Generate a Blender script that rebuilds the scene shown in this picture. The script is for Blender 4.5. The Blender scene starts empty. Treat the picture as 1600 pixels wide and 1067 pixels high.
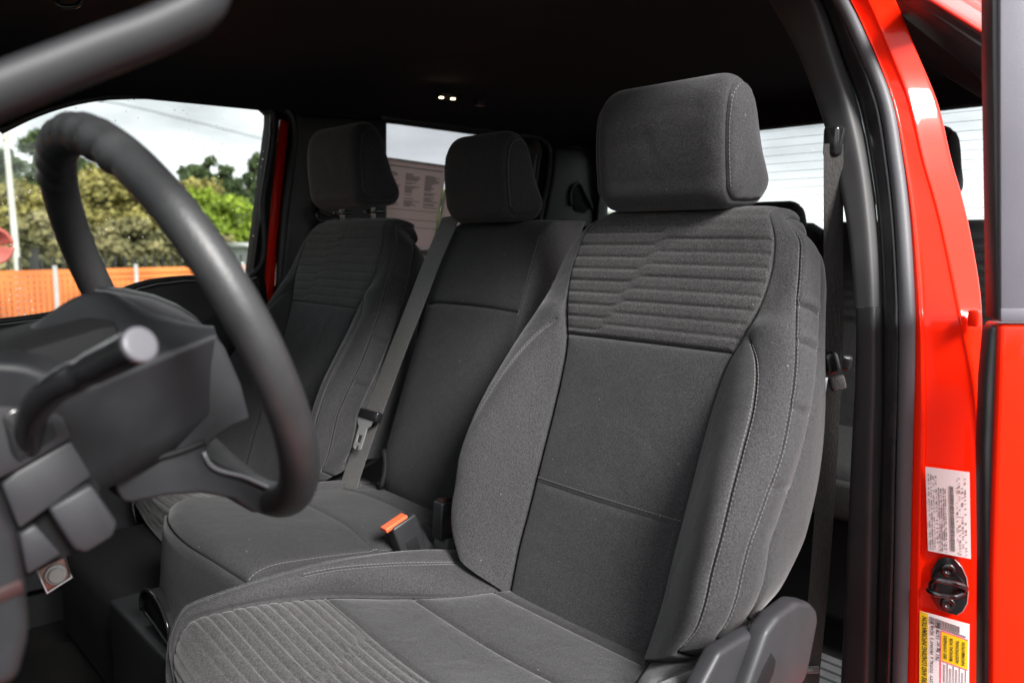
import bpy, bmesh, math, random
import numpy as np
from mathutils import Vector, Matrix
from mathutils.geometry import tessellate_polygon
R = math.radians
random.seed(7); RNG = np.random.default_rng(7)
SC = bpy.context.scene
COL = SC.collection

# ------------------------------------------------------------------ camera
TH, PH, FPX = R(41.7), R(7.1), 1290.0
CAM = np.array([-1.25, 1.01, 1.5])
FW = np.array([math.cos(TH)*math.cos(PH), -math.sin(TH)*math.cos(PH), -math.sin(PH)])
RT = np.array([-math.sin(TH), -math.cos(TH), 0.0])
UPV = np.cross(RT, FW)
cd = bpy.data.cameras.new('camera'); cam = bpy.data.objects.new('camera', cd); COL.objects.link(cam)
cam.matrix_world = Matrix(((RT[0], UPV[0], -FW[0], CAM[0]), (RT[1], UPV[1], -FW[1], CAM[1]), (RT[2], UPV[2], -FW[2], CAM[2]), (0, 0, 0, 1)))
cd.sensor_width = 36; cd.lens = 36*FPX/1600; cd.clip_start = .02; cd.clip_end = 2000
cd.dof.use_dof = True; cd.dof.focus_distance = 1.28; cd.dof.aperture_fstop = 4.5
SC.camera = cam
SC.render.resolution_x, SC.render.resolution_y = 1024, 682
# ------------------------------------------------------------------ sky and sun
SUN_EL, SUN_AZ = R(37), R(82)      # azimuth measured from +Y towards -X
w = bpy.data.worlds.new('World'); SC.world = w; w.use_nodes = True
nt = w.node_tree; N = nt.nodes; L = nt.links; N.clear()
def wn(t): return N.new(t)
sky = wn('ShaderNodeTexSky'); sky.sky_type = 'NISHITA'; sky.sun_disc = False
sky.sun_elevation = SUN_EL; sky.sun_rotation = R(-82); sky.dust_density = 2
tc = wn('ShaderNodeTexCoord'); mp = wn('ShaderNodeMapping'); mp.inputs['Scale'].default_value = (1, 1, 3.2)
nz = wn('ShaderNodeTexNoise'); nz.inputs['Scale'].default_value = 3.1; nz.inputs['Detail'].default_value = 9; nz.inputs['Roughness'].default_value = .5
rp = wn('ShaderNodeValToRGB'); rp.color_ramp.elements[0].position = .34; rp.color_ramp.elements[0].color = (3.9, 4.0, 4.12, 1)
rp.color_ramp.elements[1].position = .60; rp.color_ramp.elements[1].color = (9.2, 9.3, 9.45, 1)
mx = wn('ShaderNodeMixRGB'); mx.inputs['Fac'].default_value = .93
bg = wn('ShaderNodeBackground'); bg.inputs['Strength'].default_value = .042
ow = wn('ShaderNodeOutputWorld')
L.new(tc.outputs['Generated'], mp.inputs['Vector']); L.new(mp.outputs[0], nz.inputs['Vector']); L.new(nz.outputs['Fac'], rp.inputs['Fac'])
L.new(sky.outputs[0], mx.inputs['Color1']); L.new(rp.outputs[0], mx.inputs['Color2']); L.new(mx.outputs[0], bg.inputs['Color']); L.new(bg.outputs[0], ow.inputs['Surface'])
sl = bpy.data.lights.new('sun', 'SUN'); sl.energy = 1.5; sl.angle = R(20); sl.color = (1, .98, .955)
so = bpy.data.objects.new('sun', sl); COL.objects.link(so)
sd = Vector((-math.sin(SUN_AZ)*math.cos(SUN_EL), math.cos(SUN_AZ)*math.cos(SUN_EL), math.sin(SUN_EL)))
so.rotation_euler = sd.to_track_quat('Z', 'Y').to_euler(); so.location = (-6, 2, 9)
SC.view_settings.view_transform = 'Standard'; SC.view_settings.look = 'None'; SC.view_settings.exposure = 2.85; SC.view_settings.gamma = 1
SC.render.engine = 'CYCLES'
cy = SC.cycles; cy.use_denoising = True; cy.max_bounces = 7; cy.diffuse_bounces = 4; cy.glossy_bounces = 4; cy.transparent_max_bounces = 16; cy.caustics_reflective = False; cy.caustics_refractive = False
cy.sample_clamp_indirect = 6

# ------------------------------------------------------------------ helpers
def ray(px, py): return FW + (px-800)/FPX*RT + (533.5-py)/FPX*UPV
def at(px, py, x=None, y=None, z=None, pl=None):
    """survey helper: a sight line measured in the photograph, met with a known plane of the cab"""
    v = ray(px, py)
    if x is not None: t = (x-CAM[0])/v[0]
    elif y is not None: t = (y-CAM[1])/v[1]
    elif z is not None: t = (z-CAM[2])/v[2]
    else: t = np.dot(np.asarray(pl[0])-CAM, pl[1])/np.dot(v, pl[1])
    return CAM+t*v
WL = {}
def tag(o, label=None, cat=None, group=None, kind=None):
    if label: o['label'] = label
    if cat: o['category'] = cat
    if group: o['group'] = group
    if kind: o['kind'] = kind
    return o
def thing(name, loc, label, cat, group=None):
    o = bpy.data.objects.new(name, None); COL.objects.link(o); o.location = loc; o.empty_display_size = .1
    WL[o.name] = np.array(loc, float); return tag(o, label, cat, group)
def mobj(name, V, Fs, m, parent=None, smooth=True, kind=None, label=None):
    base = WL[parent.name] if parent is not None else np.zeros(3)
    me = bpy.data.meshes.new(name)
    V = np.asarray(V, float)-base
    me.from_pydata(V.tolist(), [], Fs if isinstance(Fs, list) else Fs.tolist())
    if smooth: me.polygons.foreach_set('use_smooth', [True]*len(me.polygons))
    me.materials.append(m); me.update()
    o = bpy.data.objects.new(name, me); COL.objects.link(o)
    if parent is not None: o.parent = parent
    WL[o.name] = base
    if kind: o['kind'] = kind
    if label: o['label'] = label
    return o
def bmobj(name, bm, m, parent=None, smooth=False, **k):
    V = [v.co[:] for v in bm.verts]; bm.verts.index_update()
    Fs = [[v.index for v in f.verts] for f in bm.faces]; bm.free()
    return mobj(name, V, Fs, m, parent, smooth, **k)
class MB:
    def __init__(s): s.V = []; s.F = []
    def add(s, V, F):
        n = len(s.V); s.V += [tuple(v) for v in V]; s.F += [[i+n for i in f] for f in F]
    def box(s, c, h, ax=None):
        c = np.asarray(c, float); ax = np.eye(3) if ax is None else np.asarray(ax)
        V = [c+sx*h[0]*ax[0]+sy*h[1]*ax[1]+sz*h[2]*ax[2] for sx in (-1, 1) for sy in (-1, 1) for sz in (-1, 1)]
        s.add(V, [[0, 1, 3, 2], [4, 6, 7, 5], [0, 4, 5, 1], [2, 3, 7, 6], [0, 2, 6, 4], [1, 5, 7, 3]])
    def build(s, name, m, parent=None, smooth=False, **k): return mobj(name, s.V, s.F, m, parent, smooth, **k)
def autosmooth(o, ang=35):
    me = o.data
    try: me.set_sharp_from_angle(angle=R(ang))
    except Exception: pass
    return o
def cr(xs, ys, x):
    """smooth (Catmull-Rom / Hermite) interpolation of table columns"""
    xs = np.asarray(xs, float); ys = np.asarray(ys, float)
    if ys.ndim == 1: ys = ys[:, None]; sq = True
    else: sq = False
    d = np.gradient(ys, xs, axis=0) if len(xs) > 2 else np.repeat((ys[1:]-ys[:-1])/(xs[1]-xs[0]), 2, 0)
    x = np.clip(np.asarray(x, float), xs[0], xs[-1]); i = np.clip(np.searchsorted(xs, x, 'right')-1, 0, len(xs)-2)
    h = (xs[i+1]-xs[i])[:, None]; t = ((x-xs[i])[:, None])/h
    r = (2*t**3-3*t**2+1)*ys[i]+(t**3-2*t**2+t)*h*d[i]+(-2*t**3+3*t**2)*ys[i+1]+(t**3-t**2)*h*d[i+1]
    return r[:, 0] if sq else r
def curve(P, n):
    P = np.asarray(P, float); s = np.r_[0, np.cumsum(np.linalg.norm(np.diff(P, axis=0), axis=1))]
    return cr(s, P, np.linspace(0, s[-1], n))
def resample(P, n):
    P = np.asarray(P, float); s = np.r_[0, np.cumsum(np.linalg.norm(np.diff(P, axis=0), axis=1))]
    q = np.linspace(0, s[-1], n); return np.stack([np.interp(q, s, P[:, k]) for k in range(P.shape[1])], 1)
def unit(v): v = np.asarray(v, float); return v/(np.linalg.norm(v, axis=-1, keepdims=True)+1e-12)
def gridF(nu, nv, wu=False, wv=False, flip=False):
    F = []
    for i in range(nu if wu else nu-1):
        for j in range(nv if wv else nv-1):
            a = i*nv+j; b = ((i+1) % nu)*nv+j; c = ((i+1) % nu)*nv+(j+1) % nv; d = i*nv+(j+1) % nv
            F.append([a, d, c, b] if flip else [a, b, c, d])
    return F
def tube(name, P, rad, m, parent=None, n=12, closed=False, caps=True, sec=None, up=(0, 0, 1), **k):
    """sweep: rad may be a number or per-point; sec = list of 2D section points (unit) instead of a circle"""
    P = np.asarray(P, float); K = len(P); rad = np.broadcast_to(np.asarray(rad, float), (K,))
    T = unit(np.roll(P, -1, 0)-np.roll(P, 1, 0)) if closed else unit(np.gradient(P, axis=0))
    u0 = np.asarray(up, float); V = []
    sec = [(math.cos(2*math.pi*i/n), math.sin(2*math.pi*i/n)) for i in range(n)] if sec is None else sec; n = len(sec)
    for i in range(K):
        a = unit(np.cross(T[i], u0)); b = np.cross(a, T[i]); u0 = b if not closed and np.allclose(up, (0, 0, 1)) else u0
        V += [P[i]+rad[i]*(x*a+y*b) for x, y in sec]
    F = gridF(K, n, closed, True)
    if caps and not closed: F += [list(range(n)), [(K-1)*n+i for i in range(n)][::-1]]
    return mobj(name, V, F, m, parent, True, **k)
def rrsec(a, b, r, n=4):
    """rounded rectangle section, half sizes a, b"""
    o = []
    for cx, cy, t0 in ((a-r, b-r, 0), (-a+r, b-r, 90), (-a+r, -b+r, 180), (a-r, -b+r, 270)):
        for i in range(n+1): t = R(t0+90*i/n); o.append((cx+r*math.cos(t), cy+r*math.sin(t)))
    return o
def ribbon(name, P, Wd, th, m, parent=None, **k):
    """webbing strap: P centre line, Wd half-width vectors, real thickness"""
    P = np.asarray(P, float); Wd = np.asarray(Wd, float)
    if Wd.ndim == 1: Wd = np.repeat(Wd[None], len(P), 0)
    T = unit(np.gradient(P, axis=0)); Nn = unit(np.cross(T, Wd)); V = []
    for i in range(len(P)):
        for a, b in ((-1, -1), (-.96, 1), (.96, 1), (1, -1)): V.append(P[i]+a*Wd[i]+b*Nn[i]*th/2)
    F = gridF(len(P), 4, False, True)+[[0, 1, 2, 3], [len(V)-1, len(V)-2, len(V)-3, len(V)-4]]
    return autosmooth(mobj(name, V, F, m, parent, True, **k))
def prism(name, poly, ext, m, parent=None, bev=0, seg=2, smooth=True, holes=(), **k):
    """a closed slab: polygon (3D, roughly planar) pushed along ext, edges rounded"""
    ext = np.asarray(ext, float)
    loops = [np.asarray(p, float) for p in [poly, *holes]]
    tris = tessellate_polygon([[Vector(v) for v in l] for l in loops]) if holes else None
    bm = bmesh.new(); A = []; B = []
    for l in loops: A.append([bm.verts.new(v) for v in l]); B.append([bm.verts.new(v+ext) for v in l])
    fa = [v for l in A for v in l]; fb = [v for l in B for v in l]
    if holes:
        for t in tris:
            try: bm.faces.new([fa[i] for i in t]); bm.faces.new([fb[i] for i in reversed(t)])
            except ValueError: pass
    else: bm.faces.new(fa); bm.faces.new(fb[::-1])
    for la, lb in zip(A, B):
        for i in range(len(la)): j = (i+1) % len(la); bm.faces.new([la[i], lb[i], lb[j], la[j]])
    bmesh.ops.recalc_face_normals(bm, faces=bm.faces)
    if bev:
        bmesh.ops.bevel(bm, geom=[e for e in bm.edges if e.calc_face_angle(0) > .3], offset=bev, segments=seg, profile=.5, affect='EDGES', clamp_overlap=True)
    o = bmobj(name, bm, m, parent, smooth, **k)
    return autosmooth(o, 40) if smooth else o
def ppx(pts, **k): return [at(*p, **k) for p in pts]
def rbox(name, c, h, r, m, parent=None, ax=None, seg=3, **k):
    bm = bmesh.new(); bmesh.ops.create_cube(bm, size=2)
    for v in bm.verts: v.co = Vector((v.co.x*h[0], v.co.y*h[1], v.co.z*h[2]))
    bmesh.ops.bevel(bm, geom=list(bm.edges), offset=r, segments=seg, profile=.5, affect='EDGES')
    ax = np.eye(3) if ax is None else np.asarray(ax)
    for v in bm.verts: v.co = Vector(np.asarray(c)+v.co.x*ax[0]+v.co.y*ax[1]+v.co.z*ax[2])
    return autosmooth(bmobj(name, bm, m, parent, True, **k), 50)
def loft(name, rows, m, parent=None, closed_v=False, caps=False, **k):
    rows = np.asarray(rows, float); nu, nv = rows.shape[:2]
    F = gridF(nu, nv, False, closed_v)
    if caps: F += [list(range(nv)), [(nu-1)*nv+i for i in range(nv)][::-1]]
    return mobj(name, rows.reshape(-1, 3), F, m, parent, True, **k)
def frame_text(name, txt, o, ex, ey, size, m, parent, width=None, lift=.0006):
    """printed lettering as a thin raised print on a label; o = lower-left corner, ex reading direction, ey letter up"""
    c = bpy.data.curves.new('lettering', 'FONT'); c.body = txt; c.size = size; c.resolution_u = 2; c.offset = size*.028
    t = bpy.data.objects.new('lettering', c); COL.objects.link(t); bpy.context.view_layer.update()
    me = bpy.data.meshes.new_from_object(t.evaluated_get(bpy.context.evaluated_depsgraph_get()))
    bpy.data.objects.remove(t)
    V = np.array([v.co[:] for v in me.vertices]); F = [list(p.vertices) for p in me.polygons]
    sx = 1 if width is None else width/max(V[:, 0].max(), 1e-6)
    nn = np.cross(ex, ey)
    W = np.asarray(o)+V[:, :1]*sx*ex+V[:, 1:2]*ey+nn*lift
    return mobj(name, W, F, m, parent, False)

# ------------------------------------------------------------------ materials
def mat(name, col, rough=.5, metal=0, spec=.5, var=0, vscale=40, bump=0, bscale=300, sheen=0, coat=0, col2=None, stretch=(1, 1, 1), detail=4, bdist=.001, tint=None, emit=0):
    m = bpy.data.materials.new(name); m.use_nodes = True; t = m.node_tree; b = t.nodes['Principled BSDF']
    b.inputs['Base Color'].default_value = (*col, 1); b.inputs['Roughness'].default_value = rough; b.inputs['Metallic'].default_value = metal
    b.inputs['Specular IOR Level'].default_value = spec
    if sheen: b.inputs['Sheen Weight'].default_value = sheen; b.inputs['Sheen Roughness'].default_value = .45
    if coat: b.inputs['Coat IOR'].default_value = 1.4; b.inputs['Coat Weight'].default_value = coat; b.inputs['Coat Roughness'].default_value = .04
    if emit: b.inputs['Emission Color'].default_value = (*col, 1); b.inputs['Emission Strength'].default_value = emit
    tcn = t.nodes.new('ShaderNodeTexCoord'); mpn = t.nodes.new('ShaderNodeMapping'); mpn.inputs['Scale'].default_value = stretch
    t.links.new(tcn.outputs['Object'], mpn.inputs[0])
    if var or col2 is not None:
        n = t.nodes.new('ShaderNodeTexNoise'); n.inputs['Scale'].default_value = vscale; n.inputs['Detail'].default_value = detail
        r = t.nodes.new('ShaderNodeValToRGB'); r.color_ramp.elements[0].position = .36; r.color_ramp.elements[1].position = .66
        c2 = col2 if col2 is not None else tuple(min(1, c*(1+var)) for c in col)
        c1 = col if col2 is not None else tuple(c*(1-var) for c in col)
        r.color_ramp.elements[0].color = (*c1, 1); r.color_ramp.elements[1].color = (*c2, 1)
        t.links.new(mpn.outputs[0], n.inputs['Vector']); t.links.new(n.outputs['Fac'], r.inputs['Fac']); t.links.new(r.outputs[0], b.inputs['Base Color'])
    if bump:
        n = t.nodes.new('ShaderNodeTexNoise'); n.inputs['Scale'].default_value = bscale; n.inputs['Detail'].default_value = 2
        bp = t.nodes.new('ShaderNodeBump'); bp.inputs['Strength'].default_value = bump; bp.inputs['Distance'].default_value = bdist
        t.links.new(mpn.outputs[0], n.inputs['Vector']); t.links.new(n.outputs['Fac'], bp.inputs['Height']); t.links.new(bp.outputs[0], b.inputs['Normal'])
    return m
def fabric(name, c1, c2, scale, bump, stretch=(1, 1, 1), sheen=.2):
    """woven cloth: thread-size mottling, soft blotches of use, thread relief, fuzz"""
    m = bpy.data.materials.new(name); m.use_nodes = True; t = m.node_tree; b = t.nodes['Principled BSDF']; nd = t.nodes.new; lk = t.links.new
    b.inputs['Roughness'].default_value = .85; b.inputs['Specular IOR Level'].default_value = .25
    b.inputs['Sheen Weight'].default_value = sheen; b.inputs['Sheen Roughness'].default_value = .4
    tcn = nd('ShaderNodeTexCoord'); mpn = nd('ShaderNodeMapping'); mpn.inputs['Scale'].default_value = stretch; lk(tcn.outputs['Object'], mpn.inputs[0])
    v = nd('ShaderNodeTexVoronoi'); v.inputs['Scale'].default_value = scale; lk(mpn.outputs[0], v.inputs['Vector'])
    n = nd('ShaderNodeTexNoise'); n.inputs['Scale'].default_value = scale*.55; n.inputs['Detail'].default_value = 3; lk(mpn.outputs[0], n.inputs['Vector'])
    a = nd('ShaderNodeMath'); a.operation = 'MULTIPLY_ADD'; a.inputs[1].default_value = -.55; lk(v.outputs['Distance'], a.inputs[0]); lk(n.outputs['Fac'], a.inputs[2])
    r = nd('ShaderNodeValToRGB'); r.color_ramp.elements[0].position = .05; r.color_ramp.elements[1].position = .52
    r.color_ramp.elements[0].color = (*c1, 1); r.color_ramp.elements[1].color = (*c2, 1); lk(a.outputs[0], r.inputs['Fac'])
    n2 = nd('ShaderNodeTexNoise'); n2.inputs['Scale'].default_value = 9; n2.inputs['Detail'].default_value = 5; lk(tcn.outputs['Object'], n2.inputs['Vector'])
    mr = nd('ShaderNodeMapRange'); mr.inputs['To Min'].default_value = .82; mr.inputs['To Max'].default_value = 1.2; lk(n2.outputs['Fac'], mr.inputs['Value'])
    mu = nd('ShaderNodeMixRGB'); mu.blend_type = 'MULTIPLY'; mu.inputs['Fac'].default_value = 1; lk(r.outputs[0], mu.inputs['Color1']); lk(mr.outputs[0], mu.inputs['Color2'])
    # stray lint
    lv = nd('ShaderNodeTexVoronoi'); lv.inputs['Scale'].default_value = 38; lk(tcn.outputs['Object'], lv.inputs['Vector'])
    ls = nd('ShaderNodeMath'); ls.operation = 'LESS_THAN'; ls.inputs[1].default_value = .036; lk(lv.outputs['Distance'], ls.inputs[0])
    lm = nd('ShaderNodeMixRGB'); lm.inputs['Color2'].default_value = (.15, .145, .14, 1); lk(ls.outputs[0], lm.inputs['Fac']); lk(mu.outputs[0], lm.inputs['Color1'])
    lk(lm.outputs[0], b.inputs['Base Color'])
    bp = nd('ShaderNodeBump'); bp.inputs['Strength'].default_value = bump; bp.inputs['Distance'].default_value = .0008; lk(a.outputs[0], bp.inputs['Height'])
    n3 = nd('ShaderNodeTexNoise'); n3.inputs['Scale'].default_value = 16; n3.inputs['Detail'].default_value = 3; n3.inputs['Distortion'].default_value = .6; lk(tcn.outputs['Object'], n3.inputs['Vector'])
    bq = nd('ShaderNodeBump'); bq.inputs['Strength'].default_value = .45; bq.inputs['Distance'].default_value = .006; lk(n3.outputs['Fac'], bq.inputs['Height']); lk(bq.outputs[0], bp.inputs['Normal']); lk(bp.outputs[0], b.inputs['Normal'])
    return m
def glassmat(name, tint=(1, 1, 1), refl=.06, drops=0):
    m = bpy.data.materials.new(name); m.use_nodes = True; t = m.node_tree; t.nodes.clear(); nd = t.nodes.new; lk = t.links.new
    o = nd('ShaderNodeOutputMaterial'); tr = nd('ShaderNodeBsdfTransparent'); tr.inputs[0].default_value = (*tint, 1)
    g = nd('ShaderNodeBsdfGlossy'); g.inputs['Roughness'].default_value = .02
    fr = nd('ShaderNodeFresnel'); fr.inputs['IOR'].default_value = 1.35
    mxs = nd('ShaderNodeMixShader'); lk(fr.outputs[0], mxs.inputs[0]); lk(tr.outputs[0], mxs.inputs[1]); lk(g.outputs[0], mxs.inputs[2])
    out = mxs
    if drops:
        tcn = nd('ShaderNodeTexCoord'); v = nd('ShaderNodeTexVoronoi'); v.inputs['Scale'].default_value = 62; v.inputs['Randomness'].default_value = 1; lk(tcn.outputs['Object'], v.inputs['Vector'])
        n = nd('ShaderNodeTexNoise'); n.inputs['Scale'].default_value = 9; lk(tcn.outputs['Object'], n.inputs['Vector'])
        lt = nd('ShaderNodeMath'); lt.operation = 'LESS_THAN'; lt.inputs[1].default_value = .12; lk(v.outputs['Distance'], lt.inputs[0])
        gt = nd('ShaderNodeMath'); gt.operation = 'GREATER_THAN'; gt.inputs[1].default_value = .52; lk(n.outputs['Fac'], gt.inputs[0])
        mu = nd('ShaderNodeMath'); mu.operation = 'MULTIPLY'; lk(lt.outputs[0], mu.inputs[0]); lk(gt.outputs[0], mu.inputs[1])
        m2 = nd('ShaderNodeMath'); m2.operation = 'MULTIPLY'; m2.inputs[1].default_value = drops; lk(mu.outputs[0], m2.inputs[0])
        df = nd('ShaderNodeBsdfTranslucent'); df.inputs[0].default_value = (.9, .9, .9, 1)
        ms = nd('ShaderNodeMixShader'); lk(m2.outputs[0], ms.inputs[0]); lk(mxs.outputs[0], ms.inputs[1]); lk(df.outputs[0], ms.inputs[2]); out = ms
    lk(out.outputs[0], o.inputs['Surface']); return m
M = {}
M['cloth'] = fabric('smooth_seat_cloth', (.0140, .0138, .0147), (.062, .0602, .0632), 1250, .4)
M['cloth_shaded'] = fabric('shaded_seat_cloth', (.0118, .0117, .0124), (.040, .0392, .0412), 1250, .3, sheen=.07)  # seat cloth darkened to hold the shade over the middle seat
M['heather'] = fabric('heathered_seat_cloth', (.0125, .0120, .0124), (.090, .0860, .0865), 1000, .5, (1, 1, 1.5))
M['rear_cloth'] = fabric('shaded_rear_cloth', (.007, .0068, .007), (.018, .0175, .018), 700, .3, sheen=.0)  # colour carries the deep shade behind the front seats
M['seam'] = mat('seam_shade_black', (.006, .006, .006), .95, spec=.1)  # near-black that stands in for shade inside the sewn gaps
M['stitch'] = mat('grey_thread', (.095, .092, .092), .8)
M['plastic'] = mat('charcoal_plastic', (.0150, .0155, .0170), .44, spec=.35, bump=.12, bscale=900, var=.15, vscale=25)
M['plastic_mid'] = mat('grey_plastic', (.022, .0218, .0242), .46, spec=.38, bump=.12, bscale=1100, var=.12, vscale=20)
M['trim'] = mat('grained_pillar_trim', (.021, .0215, .023), .45, bump=.45, bscale=420, var=.1, vscale=15)
M['trim_s'] = mat('pillar_trim_cloth', (.034, .0335, .034), .55, bump=.15, bscale=900, var=.1, vscale=15)
M['gloss'] = mat('glossy_black_plastic', (.010, .010, .011), .16)
M['black_s'] = mat('satin_black_plastic', (.008, .008, .009), .3, bump=.1, bscale=300)
M['cap'] = mat('grey_stalk_cap', (.085, .082, .092), .4)
M['handle'] = mat('soft_black_handle', (.013, .0132, .0145), .5, spec=.3, bump=.15, bscale=700)
M['base_p'] = mat('dark_seat_base', (.009, .0095, .0105), .5, bump=.2, bscale=700)
M['black'] = mat('matt_black_plastic', (.006, .006, .0065), .7, spec=.2)
M['leather'] = mat('wheel_leather', (.021, .0215, .0225), .46, bump=.3, bscale=450, var=.15, vscale=30)
M['liner'] = mat('black_headliner_cloth', (.034, .0335, .035), .95, spec=.1, bump=.2, bscale=600)
M['carpet'] = mat('carpet', (.0065, .006, .0058), .95, spec=.1, var=.6, vscale=260, bump=1, bscale=350, bdist=.004)
M['mat_rubber'] = mat('rubber_mat', (.045, .046, .048), .55, var=.2, vscale=30, bump=.1, bscale=300)
M['dull_red'] = mat('red_reflection_and_button', (.022, .006, .0055), .5)  # red reflection painted on the dash end; also a buckle button
M['red'] = mat('red_paint', (.80, .016, .002), .28, coat=.45, spec=.12, bump=.012, bscale=16, bdist=.01)
M['sail'] = mat('satin_grey_film', (.13, .125, .145), .32, bump=.2, bscale=700, var=.06, vscale=10)
M['rubber'] = mat('rubber_seal', (.022, .022, .023), .45, bump=.2, bscale=500, var=.2, vscale=30)
M['seal_soft'] = mat('grey_sponge_seal', (.07, .07, .076), .5, bump=.25, bscale=700)
M['seal_gloss'] = mat('polished_door_seal', (.016, .016, .017), .22, var=.2, vscale=20)
M['chrome'] = mat('bright_steel', (.66, .66, .66), .28, metal=.75)
M['steel'] = mat('dark_steel', (.10, .10, .105), .28, metal=1, var=.2, vscale=60)
M['copper'] = mat('brownish_steel', (.30, .17, .14), .35, metal=.6, var=.2, vscale=30)
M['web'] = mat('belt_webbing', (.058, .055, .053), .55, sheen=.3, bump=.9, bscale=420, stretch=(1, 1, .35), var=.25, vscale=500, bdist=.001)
M['web_shaded'] = mat('shaded_belt_webbing', (.020, .0185, .0175), .65, spec=.25, bump=.9, bscale=420, stretch=(1, 1, .35), var=.3, vscale=500, bdist=.001)  # same webbing, with the shade beside the driver seat in its colour
M['orange'] = mat('buckle_button', (.75, .10, .035), .4)
M['white'] = mat('white_label', (.80, .80, .80), .45)
M['yellow'] = mat('yellow_print', (.85, .60, .01), .45)
M['ink'] = mat('black_print', (.02, .02, .02), .6)
M['ink2'] = mat('grey_print', (.22, .22, .22), .6)
M['ink3'] = mat('faint_print', (.45, .45, .47), .6)
M['pink'] = mat('pink_print', (.8, .12, .2), .6)
M['paper'] = mat('window_paper', (.62, .57, .55), .8, var=.04, vscale=14)
pn = M['paper'].node_tree; pb = pn.nodes['Principled BSDF']; ptr = pn.nodes.new('ShaderNodeBsdfTranslucent'); ptr.inputs[0].default_value = (.95, .89, .87, 1)
pm = pn.nodes.new('ShaderNodeMixShader'); pm.inputs[0].default_value = .8; po = [n for n in pn.nodes if n.type == 'OUTPUT_MATERIAL'][0]
pn.links.new(pb.outputs[0], pm.inputs[1]); pn.links.new(ptr.outputs[0], pm.inputs[2]); pn.links.new(pm.outputs[0], po.inputs['Surface'])
M['glass'] = glassmat('clear_glass', (.76, .78, .77), drops=.75)
M['glass_t'] = glassmat('privacy_glass', (.52, .53, .54))
M['glass_r'] = glassmat('rear_glass', (.74, .76, .76))
M['glass_w'] = glassmat('windshield_glass', (.52, .55, .54))
M['lamp'] = mat('lit_lamp', (1, .80, .5), emit=.9)
M['asphalt'] = mat('asphalt', (.05, .05, .05), .9, var=.3, vscale=3, bump=.4, bscale=60)
M['grass'] = mat('grass', (.05, .075, .02), .9, var=.4, vscale=.8, bump=.5, bscale=10)
M['net'] = mat('orange_safety_net', (.85, .21, .045), .6, var=.3, vscale=1.6)
M['iron'] = mat('black_iron', (.012, .012, .013), .5)
M['galv'] = mat('galvanised_steel', (.45, .45, .43), .5, var=.15, vscale=2)
M['conc'] = mat('pale_pole', (.55, .54, .48), .7, var=.15, vscale=2)
M['bark'] = mat('bark', (.07, .055, .045), .9, var=.3, vscale=6)
M['pine'] = mat('pine_needles', (.028, .050, .016), .8, col2=(.075, .11, .035), vscale=1.1)
M['olive'] = mat('budding_leaves', (.16, .145, .04), .8, col2=(.37, .32, .09), vscale=.8)
M['lime'] = mat('fresh_leaves', (.13, .20, .012), .8, col2=(.27, .36, .03), vscale=1.0)
M['scrub'] = mat('scrub_leaves', (.11, .11, .045), .8, col2=(.27, .23, .10), vscale=.9)
M['hose'] = mat('faded_red_hose', (.42, .09, .07), .5)
M['shed'] = mat('pale_siding', (.55, .56, .57), .6, var=.08, vscale=1)
M['deck'] = mat('brown_visor_vinyl', (.075, .06, .05), .7)

# ------------------------------------------------------------------ upholstery builder
def seg_cols(n): # samples 0..1, denser towards both ends
    t = np.linspace(0, 1, n+1); return .5-.5*np.cos(np.pi*t)*(.72+.28*np.abs(np.cos(np.pi*t)))
def across(ctrl, breaks, ns):
    """ctrl: K arrays (nrow,3); smooth curve through them per row, tangent broken at the given columns"""
    Cc = np.stack(ctrl, 1); nrow, K = Cc.shape[:2]
    h = np.linalg.norm(np.diff(Cc, axis=1), axis=2)+1e-6
    sec = np.diff(Cc, axis=1)/h[..., None]
    Tl = np.zeros_like(Cc); Tr = np.zeros_like(Cc)
    for k in range(K):
        if k == 0: Tl[:, k] = Tr[:, k] = sec[:, 0]
        elif k == K-1: Tl[:, k] = Tr[:, k] = sec[:, -1]
        elif k in breaks: Tl[:, k] = sec[:, k-1]; Tr[:, k] = sec[:, k]
        else:
            wgt = h[:, k]/(h[:, k-1]+h[:, k]); Tl[:, k] = Tr[:, k] = sec[:, k-1]*wgt[:, None]+sec[:, k]*(1-wgt)[:, None]
    out = []; idx = [0]
    for k in range(K-1):
        t = seg_cols(ns[k])[(0 if k == 0 else 1):][None, :, None]; H = h[:, k][:, None, None]
        a, b = Cc[:, k][:, None], Cc[:, k+1][:, None]
        out.append((2*t**3-3*t**2+1)*a+(t**3-2*t**2+t)*H*Tr[:, k][:, None]+(-2*t**3+3*t**2)*b+(t**3-t**2)*H*Tl[:, k+1][:, None])
        idx.append(idx[-1]+ns[k])
    return np.concatenate(out, 1), idx
def gnormals(G):
    du = np.gradient(G, axis=0); dv = np.gradient(G, axis=1); return unit(np.cross(du, dv))
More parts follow.
